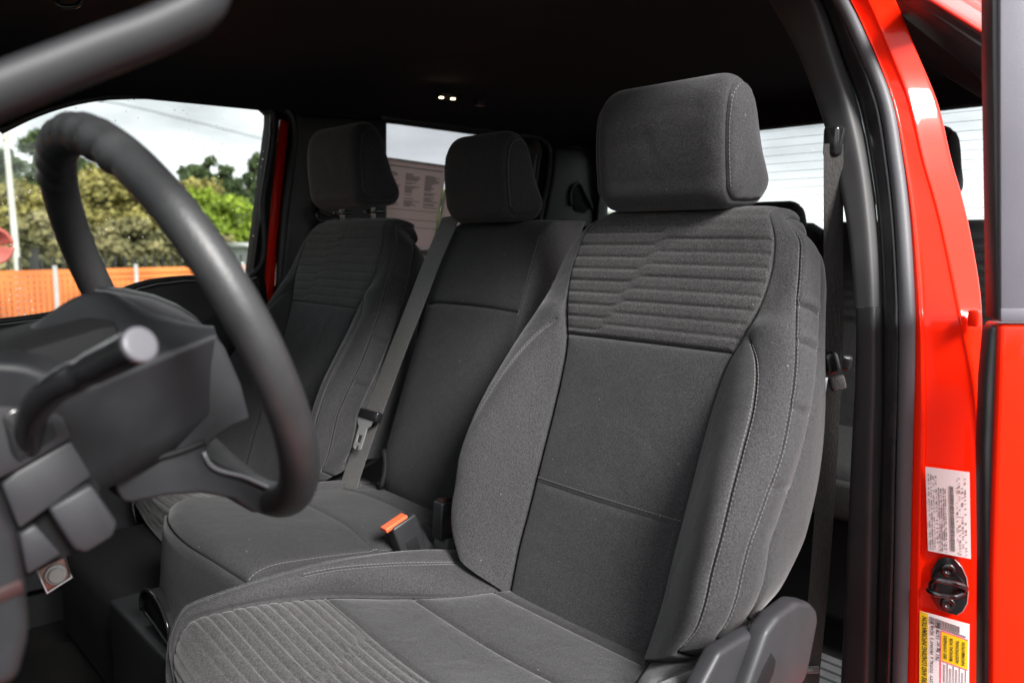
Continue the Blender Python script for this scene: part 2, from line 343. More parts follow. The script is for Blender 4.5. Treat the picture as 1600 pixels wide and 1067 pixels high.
def groove(G, Nn, cols, rows, wide=.016, wdep=.005, w=.0022, dep=.0035, light=()):
    """sink seams: cols = [(col, r0, r1)], rows = [(row, c0, c1)]"""
    Lc = np.concatenate([np.zeros((G.shape[0], 1)), np.cumsum(np.linalg.norm(np.diff(G, axis=1), axis=2), 1)], 1)
    Lr = np.concatenate([np.zeros((1, G.shape[1])), np.cumsum(np.linalg.norm(np.diff(G, axis=0), axis=2), 0)], 0)
    D = np.full(G.shape[:2], 9.)
    for c, r0, r1 in cols:
        D[r0:r1+1] = np.minimum(D[r0:r1+1], np.abs(Lc-Lc[:, c:c+1])[r0:r1+1])
        for rr, rng in ((r0, range(max(0, r0-12), r0)), (r1, range(r1+1, min(G.shape[0], r1+13)))):
            for q in rng: D[q] = np.minimum(D[q], np.hypot(np.abs(Lc[q]-Lc[q, c]), abs(Lr[q, c]-Lr[rr, c])))
    for r_, c0, c1 in rows:
        D[:, c0:c1+1] = np.minimum(D[:, c0:c1+1], np.abs(Lr-Lr[r_:r_+1])[:, c0:c1+1])
    H = wdep*np.exp(-D/wide)+dep*np.exp(-(D/w)**2)
    for r_, c0, c1 in light: H[:, c0:c1+1] = np.maximum(H[:, c0:c1+1], (.0012*np.exp(-np.abs(Lr-Lr[r_:r_+1])/.006)+.0010*np.exp(-((Lr-Lr[r_:r_+1])/.0016)**2))[:, c0:c1+1])
    return G-Nn*H[..., None]
def panels(G, lab, names, parent, flip=False):
    """cut a grid into one mesh per upholstery panel; lab = per-face label array"""
    nu, nv = G.shape[:2]; V = G.reshape(-1, 3); out = []
    I, J = np.meshgrid(np.arange(nu-1), np.arange(nv-1), indexing='ij')
    for key, (name, m, par) in names.items():
        s = lab == key; i, j = I[s], J[s]
        if not len(i): continue
        q = np.stack([i*nv+j, i*nv+j+1, (i+1)*nv+j+1, (i+1)*nv+j], 1)
        if flip: q = q[:, ::-1]
        u_, inv = np.unique(q, return_inverse=True); q = inv.reshape(q.shape)
        out.append(mobj(name, V[u_], q, m, par or parent))
    return out
def stitches(name, lines, m, parent, L_=.0042, gap=.0060, wd=.00055, seed=1):
    """thread dashes: lines = [(points, normals)]"""
    mb = MB()
    for P, Nn in lines:
        s = np.r_[0, np.cumsum(np.linalg.norm(np.diff(P, axis=0), axis=1))]
        for q in np.arange(gap/2, s[-1]-gap/2, gap):
            p = np.array([np.interp(q, s, P[:, k]) for k in range(3)]); p2 = np.array([np.interp(q+.001, s, P[:, k]) for k in range(3)])
            n_ = unit(np.array([np.interp(q, s, Nn[:, k]) for k in range(3)])); t_ = unit(p2-p); b_ = np.cross(n_, t_)
            mb.box(p+n_*.0003, (L_/2, wd, .0006), (t_, b_, n_))
    return mb.build(name, m, parent, kind='stuff')
def seam_gap_shade(G, Nn, cols, rows, parent, r=.0007):
    # dark tube standing in for shade in the gap at the bottom of every seam
    mb = MB()
    lines = [(G[a:b+1, c], Nn[a:b+1, c]) for c, a, b in cols]+[(G[r_, a:b+1], Nn[r_, a:b+1]) for r_, a, b in rows]
    for P, Q in lines:
        P = P[::2]+Q[::2]*.0004; Q = Q[::2]; T = unit(np.gradient(P, axis=0)); S_ = np.cross(T, Q); V = []
        for i in range(len(P)): V += [P[i]-S_[i]*r, P[i]+Q[i]*r, P[i]+S_[i]*r, P[i]-Q[i]*r]
        mb.add(V, gridF(len(P), 4, False, True))
    return mb.build('seam', M['seam'], parent, True, kind='stuff')
def offline(G, Nn, c, off, r0, r1):
    Lc = np.concatenate([np.zeros((G.shape[0], 1)), np.cumsum(np.linalg.norm(np.diff(G, axis=1), axis=2), 1)], 1)
    P = []; Q = []
    for r_ in range(r0, r1+1):
        q = Lc[r_, c]+off; P.append([np.interp(q, Lc[r_], G[r_, :, k]) for k in range(3)]); Q.append([np.interp(q, Lc[r_], Nn[r_, :, k]) for k in range(3)])
    return np.array(P), np.array(Q)
def rowline(G, Nn, r_, dr, c0, c1): return G[r_+dr, c0:c1+1], Nn[r_+dr, c0:c1+1]

BETA = R(20.5)
BU = np.array([0, -math.sin(BETA), math.cos(BETA)]); BN = np.array([0, math.cos(BETA), math.sin(BETA)]); BX = np.array([1., 0, 0])
def ribs(d, s, width, pitch=.0200, zig=0.0):
    """padded ribs, the two halves staggered along a slanting zig-zag line; d = distance from the lower hem"""
    ph = (d/pitch+.5*(1/(1+np.exp(-(s-zig)/.0016)))) % 1.0
    k = np.floor(d/pitch+.5*(1/(1+np.exp(-(s-zig)/.0016))))
    prof = np.minimum(ph, 1-ph)*2           # 0 in the groove, 1 on the crown
    big = .5+.5*np.cos(k*2.4)
    return (.0018+.0009*big)*np.clip(prof*1.9, 0, 1)**.6-.0021

def build_backrest(seat, cx, m_ins, m_pl):
    tt = np.array([-.62, -.58, -.54, -.49, -.43, -.37, -.32, -.26, -.20, -.165, -.11, -.06, -.02, .02])
    si = np.array([.130, .134, .137, .137, .138, .139, .140, .143, .152, .166, .181, .182, .173, .150])
    sb = np.array([.214, .234, .242, .244, .248, .245, .238, .227, .202, .176, .190, .197, .190, .162])
    nb = np.array([.050, .056, .062, .066, .070, .066, .054, .036, .016, .004, -.004, -.007, -.010, -.014])
    so_ = np.array([.244, .256, .262, .264, .268, .272, .274, .267, .254, .243, .227, .217, .205, .170])
    no = np.array([.020, .024, .028, .032, .036, .032, .024, .014, .003, -.004, -.010, -.012, -.016, -.020])
    s3 = np.array([.250, .260, .266, .268, .268, .272, .274, .270, .260, .251, .238, .227, .212, .172])
    n3 = no-.048
    s5 = np.array([.226, .236, .242, .248, .254, .257, .256, .249, .236, .226, .213, .201, .178, .130]); n5 = np.full(14, -.112)
    hem = -.192; lat = -.434; top = .035; rr = .052; t0 = top-rr
    ang = np.linspace(0, 1, 16)[1:]
    rows = np.r_[np.linspace(-.62, lat, 40), np.linspace(lat, hem, 62)[1:], np.linspace(hem, t0, 118)[1:]]
    tv = np.r_[rows, t0+rr*np.sin(ang*np.pi/2)]; drop = np.r_[np.zeros(len(rows)), rr*(1-np.cos(ang*np.pi/2))]
    nr = len(tv)
    r_lat = 39; r_hem = 39+61
    def tab(y): return cr(tt, y, tv)
    tb = {0: -.62, 1: -.61, 2: -.572, 3: -.545, 4: -.515, 5: -.495}
    def col(k, s, n_, front=True):
        t = tv.copy(); low = t < -.4; t[low] = -.4+(t[low]+.4)*(tb[k]+.4)/(-.22)
        hi = np.clip((t+.06)/.095, 0, 1)**2; t = t-hi*{0: 0, 1: 0, 2: .003, 3: .012, 4: .030, 5: .046}[k]
        nn = n_-drop*(1 if front else -1)*1.06
        return s, t, nn
    defs = [(0, tab(si)*0, tab(np.full(14, .000))), (1, tab(si), tab(np.zeros(14)-.002)), (2, tab(sb), tab(nb)), (3, tab(so_), tab(no)), (4, tab(s3), tab(n3)), (5, tab(s5), tab(n5))]
    half = []
    for k, s, n_ in defs:
        s_, t_, nn = col(k, s, n_, k < 4)
        if k == 4: nn = n_-drop*.45
        if k == 5: nn = n_+drop*.05
        half.append((s_, t_, nn))
    p0 = np.array([cx, 0, 1.53])
    def W(s, t, n_): return p0+s[:, None]*BX+t[:, None]*BU+n_[:, None]*BN
    back = W(np.zeros(nr), tv, np.full(nr, -.125)+drop*.05)
    order = [(5, -1), (4, -1), (3, -1), (2, -1), (1, -1), (0, 1), (1, 1), (2, 1), (3, 1), (4, 1), (5, 1)]
    ctrl = [W(sg*half[k][0], half[k][1], half[k][2]) for k, sg in order]
    ctrl = [back]+ctrl+[back]
    ns = [14, 14, 16, 22, 34, 44, 44, 34, 22, 16, 14, 14]
    G, ix = across(ctrl, {5, 7}, ns)
    Nn = gnormals(G)
    if np.mean(Nn[nr//2, ix[6]]@BN) < 0: Nn = -Nn
    # ix: 0 back, 1 edge-, 2 third-, 3 outer-, 4 bolster-, 5 insert-, 6 centre, 7 insert+, 8 bolster+, 9 outer+, 10 third+, 11 edge+
    r_b = int(np.argmin(np.abs(tv+.172)))
    S = (G-p0)@BX; Tt = (G-p0)@BU
    msk = np.zeros(G.shape[:2]); msk[r_hem:, ix[5]:ix[7]+1] = 1
    d = Tt-hem; zig = .092-.52*d+.004*np.sin(d*300)
    edge = np.minimum(np.abs(np.abs(S)-tab(si)[:, None]), np.abs(d)); soft = 1-np.exp(-(edge/.004)**2)
    G = G+Nn*(msk*ribs(d, S, .3, zig=zig)*soft)[..., None]
    # a few soft use creases on the outer side strip
    for tc_, am in ((-.115, .004), (-.165, .0035), (-.255, .003), (-.355, .002)):
        for c in (ix[3], ix[9]):
            a, b_ = (ix[2], ix[3]) if c == ix[3] else (ix[9], ix[10])
            dd = Tt[:, a:b_+1]-tc_-.10*(np.abs(S[:, a:b_+1])-.265)
            ram = np.sin(np.linspace(0, np.pi, b_+1-a))**.5
            G[:, a:b_+1] -= Nn[:, a:b_+1]*(am*np.exp(-(dd/.004)**2)*ram-.5*am*np.exp(-((dd-.010)/.007)**2)*ram)[..., None]
    cols = [(ix[5], 0, nr-1), (ix[7], 0, nr-1), (ix[4], 0, r_b), (ix[8], 0, r_b), (ix[3], 0, nr-1), (ix[9], 0, nr-1), (ix[2], 0, nr-8), (ix[10], 0, nr-8)]
    rws = [(r_hem, ix[5], ix[7])]
    G = groove(G, Nn, cols, rws, wide=.012, wdep=.0035, light=[(r_lat, ix[5], ix[7])])
    # lower hem tucks under
    n0_ = (G[0]-p0)@BN; tuck = G[0]+((-.06-n0_)*.35)[:, None]*BN-BU*.005; tuck2 = G[0]+((-.06-n0_)*.8)[:, None]*BN+BU*.03
    nf, nc = G.shape[:2]; lastr = G[-1]; Sl = (lastr-p0)@BX; Tl = (lastr-p0)@BU
    capr = [p0+(Sl*a)[:, None]*BX+(Tl+.003*b)[:, None]*BU+((1-b)*((lastr-p0)@BN)+b*(-.088))[:, None]*BN for a, b in ((.97, .45), (.94, .8), (.92, 1))]
    lab = np.zeros((nf-1, nc-1), int); J = np.arange(nc-1)[None]; I = np.arange(nf-1)[:, None]
    ins = (J >= ix[5]) & (J < ix[7])
    lab[:] = 5
    lab[np.broadcast_to((J >= ix[3]) & (J < ix[9]), lab.shape)] = 4
    lab[((J >= ix[4]) & (J < ix[8]) & (I < r_b))] = 3
    lab[(J >= ix[4]) & (J < ix[5]) & (I < r_b)] = 6
    lab[(lab == 4) & np.broadcast_to(J > ix[6], lab.shape)] = 7
    lab[ins & (I >= r_hem)] = 0; lab[ins & (I < r_hem) & (I >= r_lat)] = 1; lab[ins & (I < r_lat)] = 2
    G2 = np.concatenate([tuck2[None], tuck[None], G, np.array(capr)]); lab2 = np.concatenate([np.full((2, nc-1), 5), lab, np.full((3, nc-1), 5)])
    core = panels(G2, lab2, {5: ('backrest', M['cloth'], None)}, seat)[0]
    sub = {0: ('ribbed_insert', m_ins, core), 1: ('center_panel', m_pl, core), 2: ('lower_panel', m_pl, core), 3: ('bolster', m_pl, core), 6: ('bolster', m_pl, core), 4: ('shoulder_panel', m_pl, core), 7: ('shoulder_panel', m_pl, core)}
    panels(G2, lab2, sub, core)
    Nn = gnormals(G); Nn = -Nn if np.mean(Nn[nr//2, ix[6]]@BN) < 0 else Nn
    ln = []
    for c, sg in ((ix[4], 1), (ix[8], -1)):
        for off in (.0045, -.0045): ln.append(offline(G, Nn, c, off, 2, r_b-2))
    for c in (ix[3], ix[9]):
        for off in (.0042, -.0042): ln.append(offline(G, Nn, c, off, 4, nr-6))
    for c in (ix[2], ix[10]): ln.append(offline(G, Nn, c, .003, 4, nr-14))
    ln.append(rowline(G, Nn, r_lat, 2, ix[5]+2, ix[7]-2))
    seam_gap_shade(G, Nn, [(c, max(a, 2), min(b, nr-10)) for c, a, b in cols], rws, core)
    stitches('stitching', ln, M['stitch'], core)
    return core

def build_headrest(seat, cx, hw=.128, z0=1.540, y0=-.005, sc=1.0, posts=True, m=None):
    m = m or M['cloth']
    prof = np.array([(-.012, .000), (.010, .001), (.024, .014), (.030, .045), (.034, .090), (.033, .135), (.026, .165), (.012, .181), (-.006, .186), (-.022, .180), (-.034, .158),
                     (-.048, .115), (-.064, .070), (-.080, .038), (-.086, .022), (-.076, .008), (-.045, .001)])*sc
    P = np.vstack([prof, prof[:1]]); s = np.r_[0, np.cumsum(np.linalg.norm(np.diff(P, axis=0), axis=1))]
    P3 = np.vstack([prof[-1:], P, prof[1:2]]); s3 = np.r_[-np.linalg.norm(prof[0]-prof[-1]), s, s[-1]+np.linalg.norm(prof[1]-prof[0])]
    q = np.linspace(0, s[-1], 97)[:-1]; C2 = cr(s3, P3, q)
    cen = np.array([-.020, .088])*sc
    Rc = .050; xs = np.r_[np.linspace(-hw, -hw+Rc, 20), np.linspace(-hw+Rc, hw-Rc, 26)[1:-1], np.linspace(hw-Rc, hw, 20)]
    rows = []
    for x in xs:
        e = max(0, abs(x)-(hw-Rc))/Rc; f = math.sqrt(max(0, 1-min(e, .999)**2.6))
        kz = 1-(1-f)*Rc*.85/(.093*sc); ky = 1-(1-f)*.024/(.055*sc)
        bul = 1+.0*x
        D = C2-cen; rows.append(np.c_[np.full(len(q), cx+x), y0+cen[0]+D[:, 0]*ky, z0+cen[1]+D[:, 1]*kz])
    G = np.array(rows)
    e0 = G[0].mean(0); e1 = G[-1].mean(0)
    caps0 = [G[0]*(1-a)+e0*a-np.array([.006*math.sin(a*1.57), 0, 0]) for a in (1, .8, .6, .4, .2, .08)]
    caps1 = [G[-1]*(1-a)+e1*a+np.array([.006*math.sin(a*1.57), 0, 0]) for a in (.08, .2, .4, .6, .8, 1)]
    G = np.concatenate([np.array(caps0), G, np.array(caps1)])
    G = np.concatenate([G, G[:, :1]], 1)
    Nn = gnormals(G); mid = G.shape[0]//2
    if (Nn[mid, 20]@np.array([0, 1., 0])) < 0: Nn = -Nn
    x_s = hw-.012; ia = int(np.argmin(np.abs(G[:mid, 0, 0]-(cx-x_s)))); ib = mid+int(np.argmin(np.abs(G[mid:, 0, 0]-(cx+x_s))))
    Gt = groove(G.transpose(1, 0, 2), Nn.transpose(1, 0, 2), [(ia, 0, G.shape[1]-1), (ib, 0, G.shape[1]-1)], [], wide=.010, wdep=.0015, dep=.0018)
    G = Gt.transpose(1, 0, 2)
    lab = np.zeros((G.shape[0]-1, G.shape[1]-1), int); lab[:ia] = 1; lab[ib:] = 2
    core = panels(G, lab, {0: ('headrest', m, None)}, seat)[0]
    panels(G, lab, {1: ('side_cover', m, core), 2: ('side_cover', m, core)}, core)
    Nn = gnormals(G); Nn = -Nn if (Nn[mid, 20]@np.array([0, 1., 0])) < 0 else Nn
    stitches('stitching', [(G[ia-2, 8:70], Nn[ia-2, 8:70]), (G[ib+2, 8:70], Nn[ib+2, 8:70])], M['stitch'], core)
    if posts:
        for sx in (-.07, .07):
            tube('headrest_post', [(cx+sx, y0-.040, z0-.05), (cx+sx, y0-.034, z0+.03)], .0055, M['chrome'], core, 10)
    return core
def post_guides(seat, core, cx, y=-.052, z=1.562):
    for sx in (-.07, .07):
        rbox('post_guide', (cx+sx, y+.012, z), (.020, .013, .0045), .003, M['gloss'], core)
        rbox('release_tab', (cx+sx+.012, y+.030, z-.001), (.006, .003, .003), .001, M['plastic_mid'], core)

def build_cushion(seat, cx, m_ins, m_pl):
    """seat cushion: bolsters, plain panel behind, ribbed insert in front; y runs from the backrest (0.16) to the front edge"""
    yy = np.array([.12, .20, .28, .37, .43, .51, .60, .67, .71])
    si = np.array([.120, .140, .172, .225, .244, .248, .248, .244, .236])
    zi = np.array([.955, .964, .966, .972, .985, 1.004, 1.018, 1.020, 1.012])
    zc = np.array([.955, .965, .962, .960, .966, .980, .994, 1.000, .996])
    sb = np.array([.205, .215, .226, .240, .250, .257, .258, .254, .248])
    zb = np.array([.970, .985, 1.002, 1.018, 1.026, 1.030, 1.030, 1.028, 1.018])
    so_ = np.array([.252, .258, .262, .267, .270, .272, .272, .268, .260]); zo = zb+np.array([.0, .008, .012, .010, .008, .006, .004, .0, -.004])
    sk = so_+.010; zk = zo-.055
    sl_ = so_-.004; zl = zo-.115
    # rows along y then round the front nose down
    yr = np.r_[np.linspace(.12, .225, 26), np.linspace(.225, .335, 34)[1:], np.linspace(.335, .455, 34)[1:], np.linspace(.455, .656, 118)[1:]]
    a = np.linspace(0, 1, 34)[1:]; nose = .045
    yv = np.r_[yr, .656+nose*np.sin(a*np.pi/2)*.9]; drop = np.r_[np.zeros(len(yr)), nose*(1-np.cos(a*np.pi/2))]
    ext = np.linspace(0, .085, 14)[1:]; yv = np.r_[yv, yv[-1]+np.zeros(13)-ext*.12]; drop = np.r_[drop, drop[-1]+ext]
    nr = len(yv); yt = np.clip(yv, .12, .71)
    T = lambda q: cr(yy, q, yt)
    bow = lambda y_: np.clip((y_-.2)/.25, 0, 1)
    half = [(T(si)*0, T(zc)), (T(si), T(zi)), (T(sb), T(zb)), (T(so_), T(zo)), (T(sk), T(zk)), (T(sl_), T(zl))]
    under = (T(si)*0, T(zl)-.0)
    def W(s, z, k):
        dy = -.10*(s/.26)**2*np.clip((yv-.60)/.10, 0, 1)*.20
        # rear seams bow: centre sits further forward
        return np.stack([cx+s, yv+dy, np.maximum(z-drop*(1 if k < 4 else .4), .84)], 1)
    order = [(5, -1), (4, -1), (3, -1), (2, -1), (1, -1), (0, 1), (1, 1), (2, 1), (3, 1), (4, 1), (5, 1)]
    ctrl = [W(sg*half[k][0], half[k][1], k) for k, sg in order]
    ns = [12, 14, 16, 20, 44, 44, 20, 16, 14, 12]
    G, ix = across(ctrl, {4, 6}, ns)
    # gentle dish: the seams across the seat curve with it
    S = G[..., 0]-cx
    Nn = gnormals(G); Nn = -Nn if Nn[nr//3, ix[5], 2] < 0 else Nn
    r1, r2, r3 = 25, 25+33, 25+33+33
    d = np.concatenate([np.zeros((1, G.shape[1])), np.cumsum(np.linalg.norm(np.diff(G, axis=0), axis=2), 0)], 0); d = d-d[r3:r3+1]
    msk = np.zeros(G.shape[:2]); msk[r3:, ix[4]:ix[6]+1] = 1
    sit = T(si)[:, None]; edge = np.minimum(np.abs(np.abs(S)-sit), np.abs(d)); soft = 1-np.exp(-(edge/.004)**2)
    zig = .14-.75*d+.004*np.sin(d*300)
    G = G+Nn*(msk*ribs(d, S, .4, zig=zig, pitch=.0168)*1.35*soft)[..., None]
    cols = [(ix[4], 0, nr-1), (ix[6], 0, nr-1), (ix[3], 0, r3+20), (ix[7], 0, r3+20), (ix[2], 0, nr-1), (ix[8], 0, nr-1)]
    rws = [(r1, ix[4], ix[6]), (r2, ix[4], ix[6]), (r3, ix[4], ix[6])]
    G = groove(G, Nn, cols, rws, wide=.012, wdep=.004)
    nf, nc = G.shape[:2]; J = np.arange(nc-1)[None]; I = np.arange(nf-1)[:, None]
    lab = np.full((nf-1, nc-1), 5)
    lab[np.broadcast_to((J >= ix[2]) & (J < ix[4]), lab.shape)] = 3; lab[np.broadcast_to((J >= ix[6]) & (J < ix[8]), lab.shape)] = 4
    ins = (J >= ix[4]) & (J < ix[6])
    lab[ins & (I >= r3)] = 0; lab[ins & (I < r3) & (I >= r2)] = 1; lab[ins & (I < r2) & (I >= r1)] = 2; lab[ins & (I < r1)] = 6
    lab[(lab == 5) & np.broadcast_to(J > nc//2, lab.shape)] = 7
    core = panels(G, lab, {1: ('cushion', m_pl, None)}, seat)[0]
    panels(G, lab, {0: ('ribbed_insert', m_ins, core), 5: ('side_panel', m_pl, core), 7: ('side_panel', m_pl, core), 2: ('seat_panel', m_pl, core), 6: ('seat_panel', m_pl, core), 3: ('bolster', m_pl, core), 4: ('bolster', m_pl, core)}, core)
    Nn = gnormals(G); Nn = -Nn if Nn[nr//3, ix[5], 2] < 0 else Nn
    seam_gap_shade(G, Nn, cols, rws, core)
    ln = []
    for c in (ix[3], ix[7]):
        for off in (.0045, -.0045): ln.append(offline(G, Nn, c, off, 6, r3+18))
    stitches('stitching', ln, M['stitch'], core)
    return core

# ------------------------------------------------------------------ front seats
BASE_Z = .62
drv = thing('car_seat', (-.475, .25, BASE_Z), 'big brightly lit front seat with ribbed panels, beside the red door pillar', 'car seat', 'front seats of the cab')
core = build_backrest(drv, -.475, M['heather'], M['cloth']); post_guides(drv, core, -.475)
build_headrest(drv, -.463, hw=.131, z0=1.542, sc=1.015)
build_cushion(drv, -.475, M['heather'], M['cloth'])
rbox('seat_base', (-.475, .36, .74), (.235, .24, .11), .03, M['black'], drv)

pas = thing('car_seat', (.475, .25, BASE_Z), 'shaded front seat beside the passenger window, its headrest raised on bright posts', 'car seat', 'front seats of the cab')
def copy_children(src, dst, loc):
    for ch in list(src.children):
        c = ch.copy(); COL.objects.link(c); c.parent = dst; WL[c.name] = np.array(loc, float)
        for g in list(ch.children):
            e = g.copy(); COL.objects.link(e); e.parent = c; WL[e.name] = np.array(loc, float)
copy_children(drv, pas, (.475, .25, BASE_Z))
for ch in pas.children:
    if ch.name.startswith('headrest'): ch.location.z += .030
    if ch.name.startswith('cushion'): ch.scale.y = .75; ch.location.y -= .14; ch.location.z -= .015

# recliner cover on the outer side of the driver seat
def recliner(seat, cx, sx):
    X0 = cx+sx*.285
    poly = ppx([(1120, 1085), (1140, 1030), (1161, 972), (1180, 948), (1211, 926), (1231, 928), (1242, 940), (1244, 956), (1232, 1016), (1225, 1046), (1212, 1064), (1196, 1090), (1150, 1180), (1090, 1180)], x=-.755)
    o = prism('recliner_cover', [(X0, p[1], p[2]) for p in poly], (sx*.026, 0, 0), M['plastic_mid'], seat, bev=.008, seg=3)
    slot = ppx([(1206, 1018), (1214, 1032), (1210, 1052), (1196, 1085), (1176, 1085), (1192, 1045)], x=-.787)
    prism('cover_slot', [(X0+sx*.0268, p[1], p[2]) for p in slot], (-sx*.004, 0, 0), M['black'], o, bev=.002)
    inner = ppx([(1040, 1110), (1064, 1064), (1095, 1006), (1135, 982), (1159, 971), (1151, 995), (1124, 1070), (1105, 1130)], x=-.745)
    prism('recliner_hinge', [(X0+sx*.010, p[1], p[2]) for p in inner], (-sx*.022, 0, 0), M['plastic_mid'], seat, bev=.006, seg=3)
recliner(drv, -.475, -1)
prism('side_shield', [(-.762, .10, .93), (-.762, .30, .985), (-.762, .60, .95), (-.762, .60, .80), (-.762, .12, .80)], (.03, 0, 0), M['plastic_mid'], drv, bev=.01)

# centre seat
cen = thing('jump_seat', (0, .25, BASE_Z), 'narrow middle front seat of plain shaded cloth with a belt lying over its left edge', 'car seat', 'front seats of the cab')
def build_center():
    n0 = -.045; top = .024; rr = .045; t0 = top-rr; hw = .150
    rows = np.r_[np.linspace(-.56, -.155, 70), np.linspace(-.155, t0, 40)[1:]]
    ang = np.linspace(0, 1, 16)[1:]
    tv = np.r_[rows, t0+rr*np.sin(ang*np.pi/2)]; drop = np.r_[np.zeros(len(rows)), rr*(1-np.cos(ang*np.pi/2))]
    nr = len(tv); rl = 69; p0 = np.array([0, 0, 1.53])
    bul = .010*np.sin(np.clip((tv+.56)/.55, 0, 1)*np.pi)
    up_w = np.clip((tv+.16)/.17, 0, 1)**2
    def W(s, n_, k):
        n2 = n0+n_-drop*k; return p0+(np.full(nr, s))[:, None]*BX+(tv-up_w*(n2-n0)*.33)[:, None]*BU+n2[:, None]*BN
    lowr = .030*np.exp(-((tv+.56)/.03))
    z = np.zeros(nr)
    ctrl = [W(0, z-.115, .1), W(-hw+.012, z-.110, .1), W(-hw+.001, z-.055, .5), W(-hw+.004, z-.006-lowr, 1), W(-.09, z+.006+bul*.7-lowr, 1), W(0, z+.010+bul-lowr, 1), W(.09, z+.006+bul*.7-lowr, 1), W(hw-.004, z-.006-lowr, 1), W(hw-.001, z-.055, .5), W(hw-.012, z-.110, .1), W(0, z-.115, .1)]
    G, ix = across(ctrl, {3, 7}, [10, 12, 16, 16, 20, 20, 16, 16, 12, 10])
    Nn = gnormals(G); Nn = -Nn if Nn[20, ix[5]]@BN < 0 else Nn
    G = groove(G, Nn, [(ix[3], 0, nr-1), (ix[7], 0, nr-1)], [(rl, ix[3], ix[7])], wide=.010, wdep=.003)
    lab = np.full((nr-1, G.shape[1]-1), 5); J = np.arange(G.shape[1]-1)[None]; I = np.arange(nr-1)[:, None]
    f = (J >= ix[3]) & (J < ix[7]); lab[f & (I >= rl)] = 0; lab[f & (I < rl)] = 1
    tuck = G[0]-BN*.04; G2 = np.concatenate([tuck[None], G]); lab2 = np.concatenate([np.full((1, lab.shape[1]), 5), lab])
    core = panels(G2, lab2, {5: ('backrest', M['cloth'], None)}, cen)[0]
    panels(G2, lab2, {0: ('upper_panel', M['cloth_shaded'], core), 1: ('lower_panel', M['cloth_shaded'], core)}, core)
    Nn = gnormals(G); Nn = -Nn if Nn[20, ix[5]]@BN < 0 else Nn
    seam_gap_shade(G, Nn, [(ix[3], 2, nr-4), (ix[7], 2, nr-4)], [(rl, ix[3], ix[7])], core)
    stitches('stitching', [offline(G, Nn, ix[3], -.004, 4, nr-4), offline(G, Nn, ix[7], .004, 4, nr-4)], M['stitch'], core)
    build_headrest(cen, -.010, hw=.104, z0=1.531, y0=-.022, sc=.90, posts=False, m=M['cloth_shaded'])
    # cushion
    yy = np.array([.04, .12, .20, .29, .38, .47, .545, .581]); zc = np.array([.985, .995, 1.003, 1.015, 1.030, 1.042, 1.044, 1.036])
    yr = np.r_[np.linspace(.04, .185, 24), np.linspace(.185, .33, 26)[1:], np.linspace(.33, .550, 44)[1:]]
    a = np.linspace(0, 1, 18)[1:]
    yv = np.r_[yr, .550+.030*np.sin(a*1.57)]; dr = np.r_[yr*0, .030*(1-np.cos(a*1.57))]
    e = np.linspace(0, .125, 22)[1:]; yv = np.r_[yv, yv[-1]+e*.10]; dr = np.r_[dr, dr[-1]+e]
    nr = len(yv); Z = cr(yy, zc, np.clip(yv, .04, .581))
    def W2(s, dz, k): return np.stack([np.full(nr, s), yv-.03*(s/.17)**2*np.clip((yv-.45)/.1, 0, 1), Z+dz-dr*k], 1)
    ctrl = [W2(-.160, -.13, .35), W2(-.172, -.06, .6), W2(-.163, -.012, .95), W2(-.09, .004, 1), W2(0, .008, 1), W2(.11, .006, 1), W2(.212, -.006, .95), W2(.220, -.06, .6), W2(.205, -.13, .35)]
    G, ix = across(ctrl, {2, 6}, [12, 14, 16, 18, 18, 16, 14, 12])
    Nn = gnormals(G); Nn = -Nn if Nn[20, ix[4], 2] < 0 else Nn
    rs = 24+25+43+9
    G = groove(G, Nn, [(ix[2], 0, rs), (ix[6], 0, rs)], [(23, ix[2], ix[6]), (48, ix[2], ix[6]), (rs, ix[2], ix[6])], wide=.010, wdep=.003)
    lab = np.full((nr-1, G.shape[1]-1), 5); J = np.arange(G.shape[1]-1)[None]; I = np.arange(nr-1)[:, None]
    f = (J >= ix[2]) & (J < ix[6]); lab[f & (I < 23)] = 0; lab[f & (I >= 23) & (I < 48)] = 1; lab[f & (I >= 48) & (I < rs)] = 2; lab[f & (I >= rs)] = 3
    lab[(lab == 5) & np.broadcast_to(J > ix[4], lab.shape)] = 4
    core = panels(G, lab, {2: ('cushion', M['cloth_shaded'], None)}, cen)[0]
    panels(G, lab, {k: (nm_, M['cloth_shaded'], core) for k, nm_ in ((0, 'seat_panel'), (1, 'seat_panel'), (3, 'front_panel'), (4, 'side_panel'), (5, 'side_panel'))}, core)
    Nn = gnormals(G); Nn = -Nn if Nn[20, ix[4], 2] < 0 else Nn
    seam_gap_shade(G, Nn, [], [(23, ix[2], ix[6]), (48, ix[2], ix[6]), (rs, ix[2], ix[6])], core)
    stitches('stitching', [offline(G, Nn, ix[2], -.004, 40, rs), offline(G, Nn, ix[2], .004, 40, rs)], M['stitch'], core)
    rope = G[40:rs, ix[2]]+Nn[40:rs, ix[2]]*.001
    tube('piping', rope, .0028, M['cloth_shaded'], core, 8)
    # plastic base with a storage pocket in front
    rbox('seat_base', (.04, .395, .795), (.205, .227, .080), .006, M['base_p'], cen)
    Y = .602
    prism('storage_pocket', [at(*q, y=Y) for q in [(222, 930), (226, 922), (238, 930), (254, 958), (263, 985), (262, 1002), (240, 975), (224, 955)]], (0, -.03, 0), M['black'], cen, bev=.003)
    tube('pocket_handle', curve([at(*q, y=Y+.003) for q in [(221, 952), (220, 936), (225, 922), (240, 930), (255, 957), (263, 985), (262, 1006)]], 24), .0032, M['gloss'], cen, 8)
    tube('pocket_lip', curve([at(*q, y=Y+.005) for q in [(222, 950), (240, 974), (263, 1006)]], 6), .0030, M['gloss'], cen, 8)
build_center()

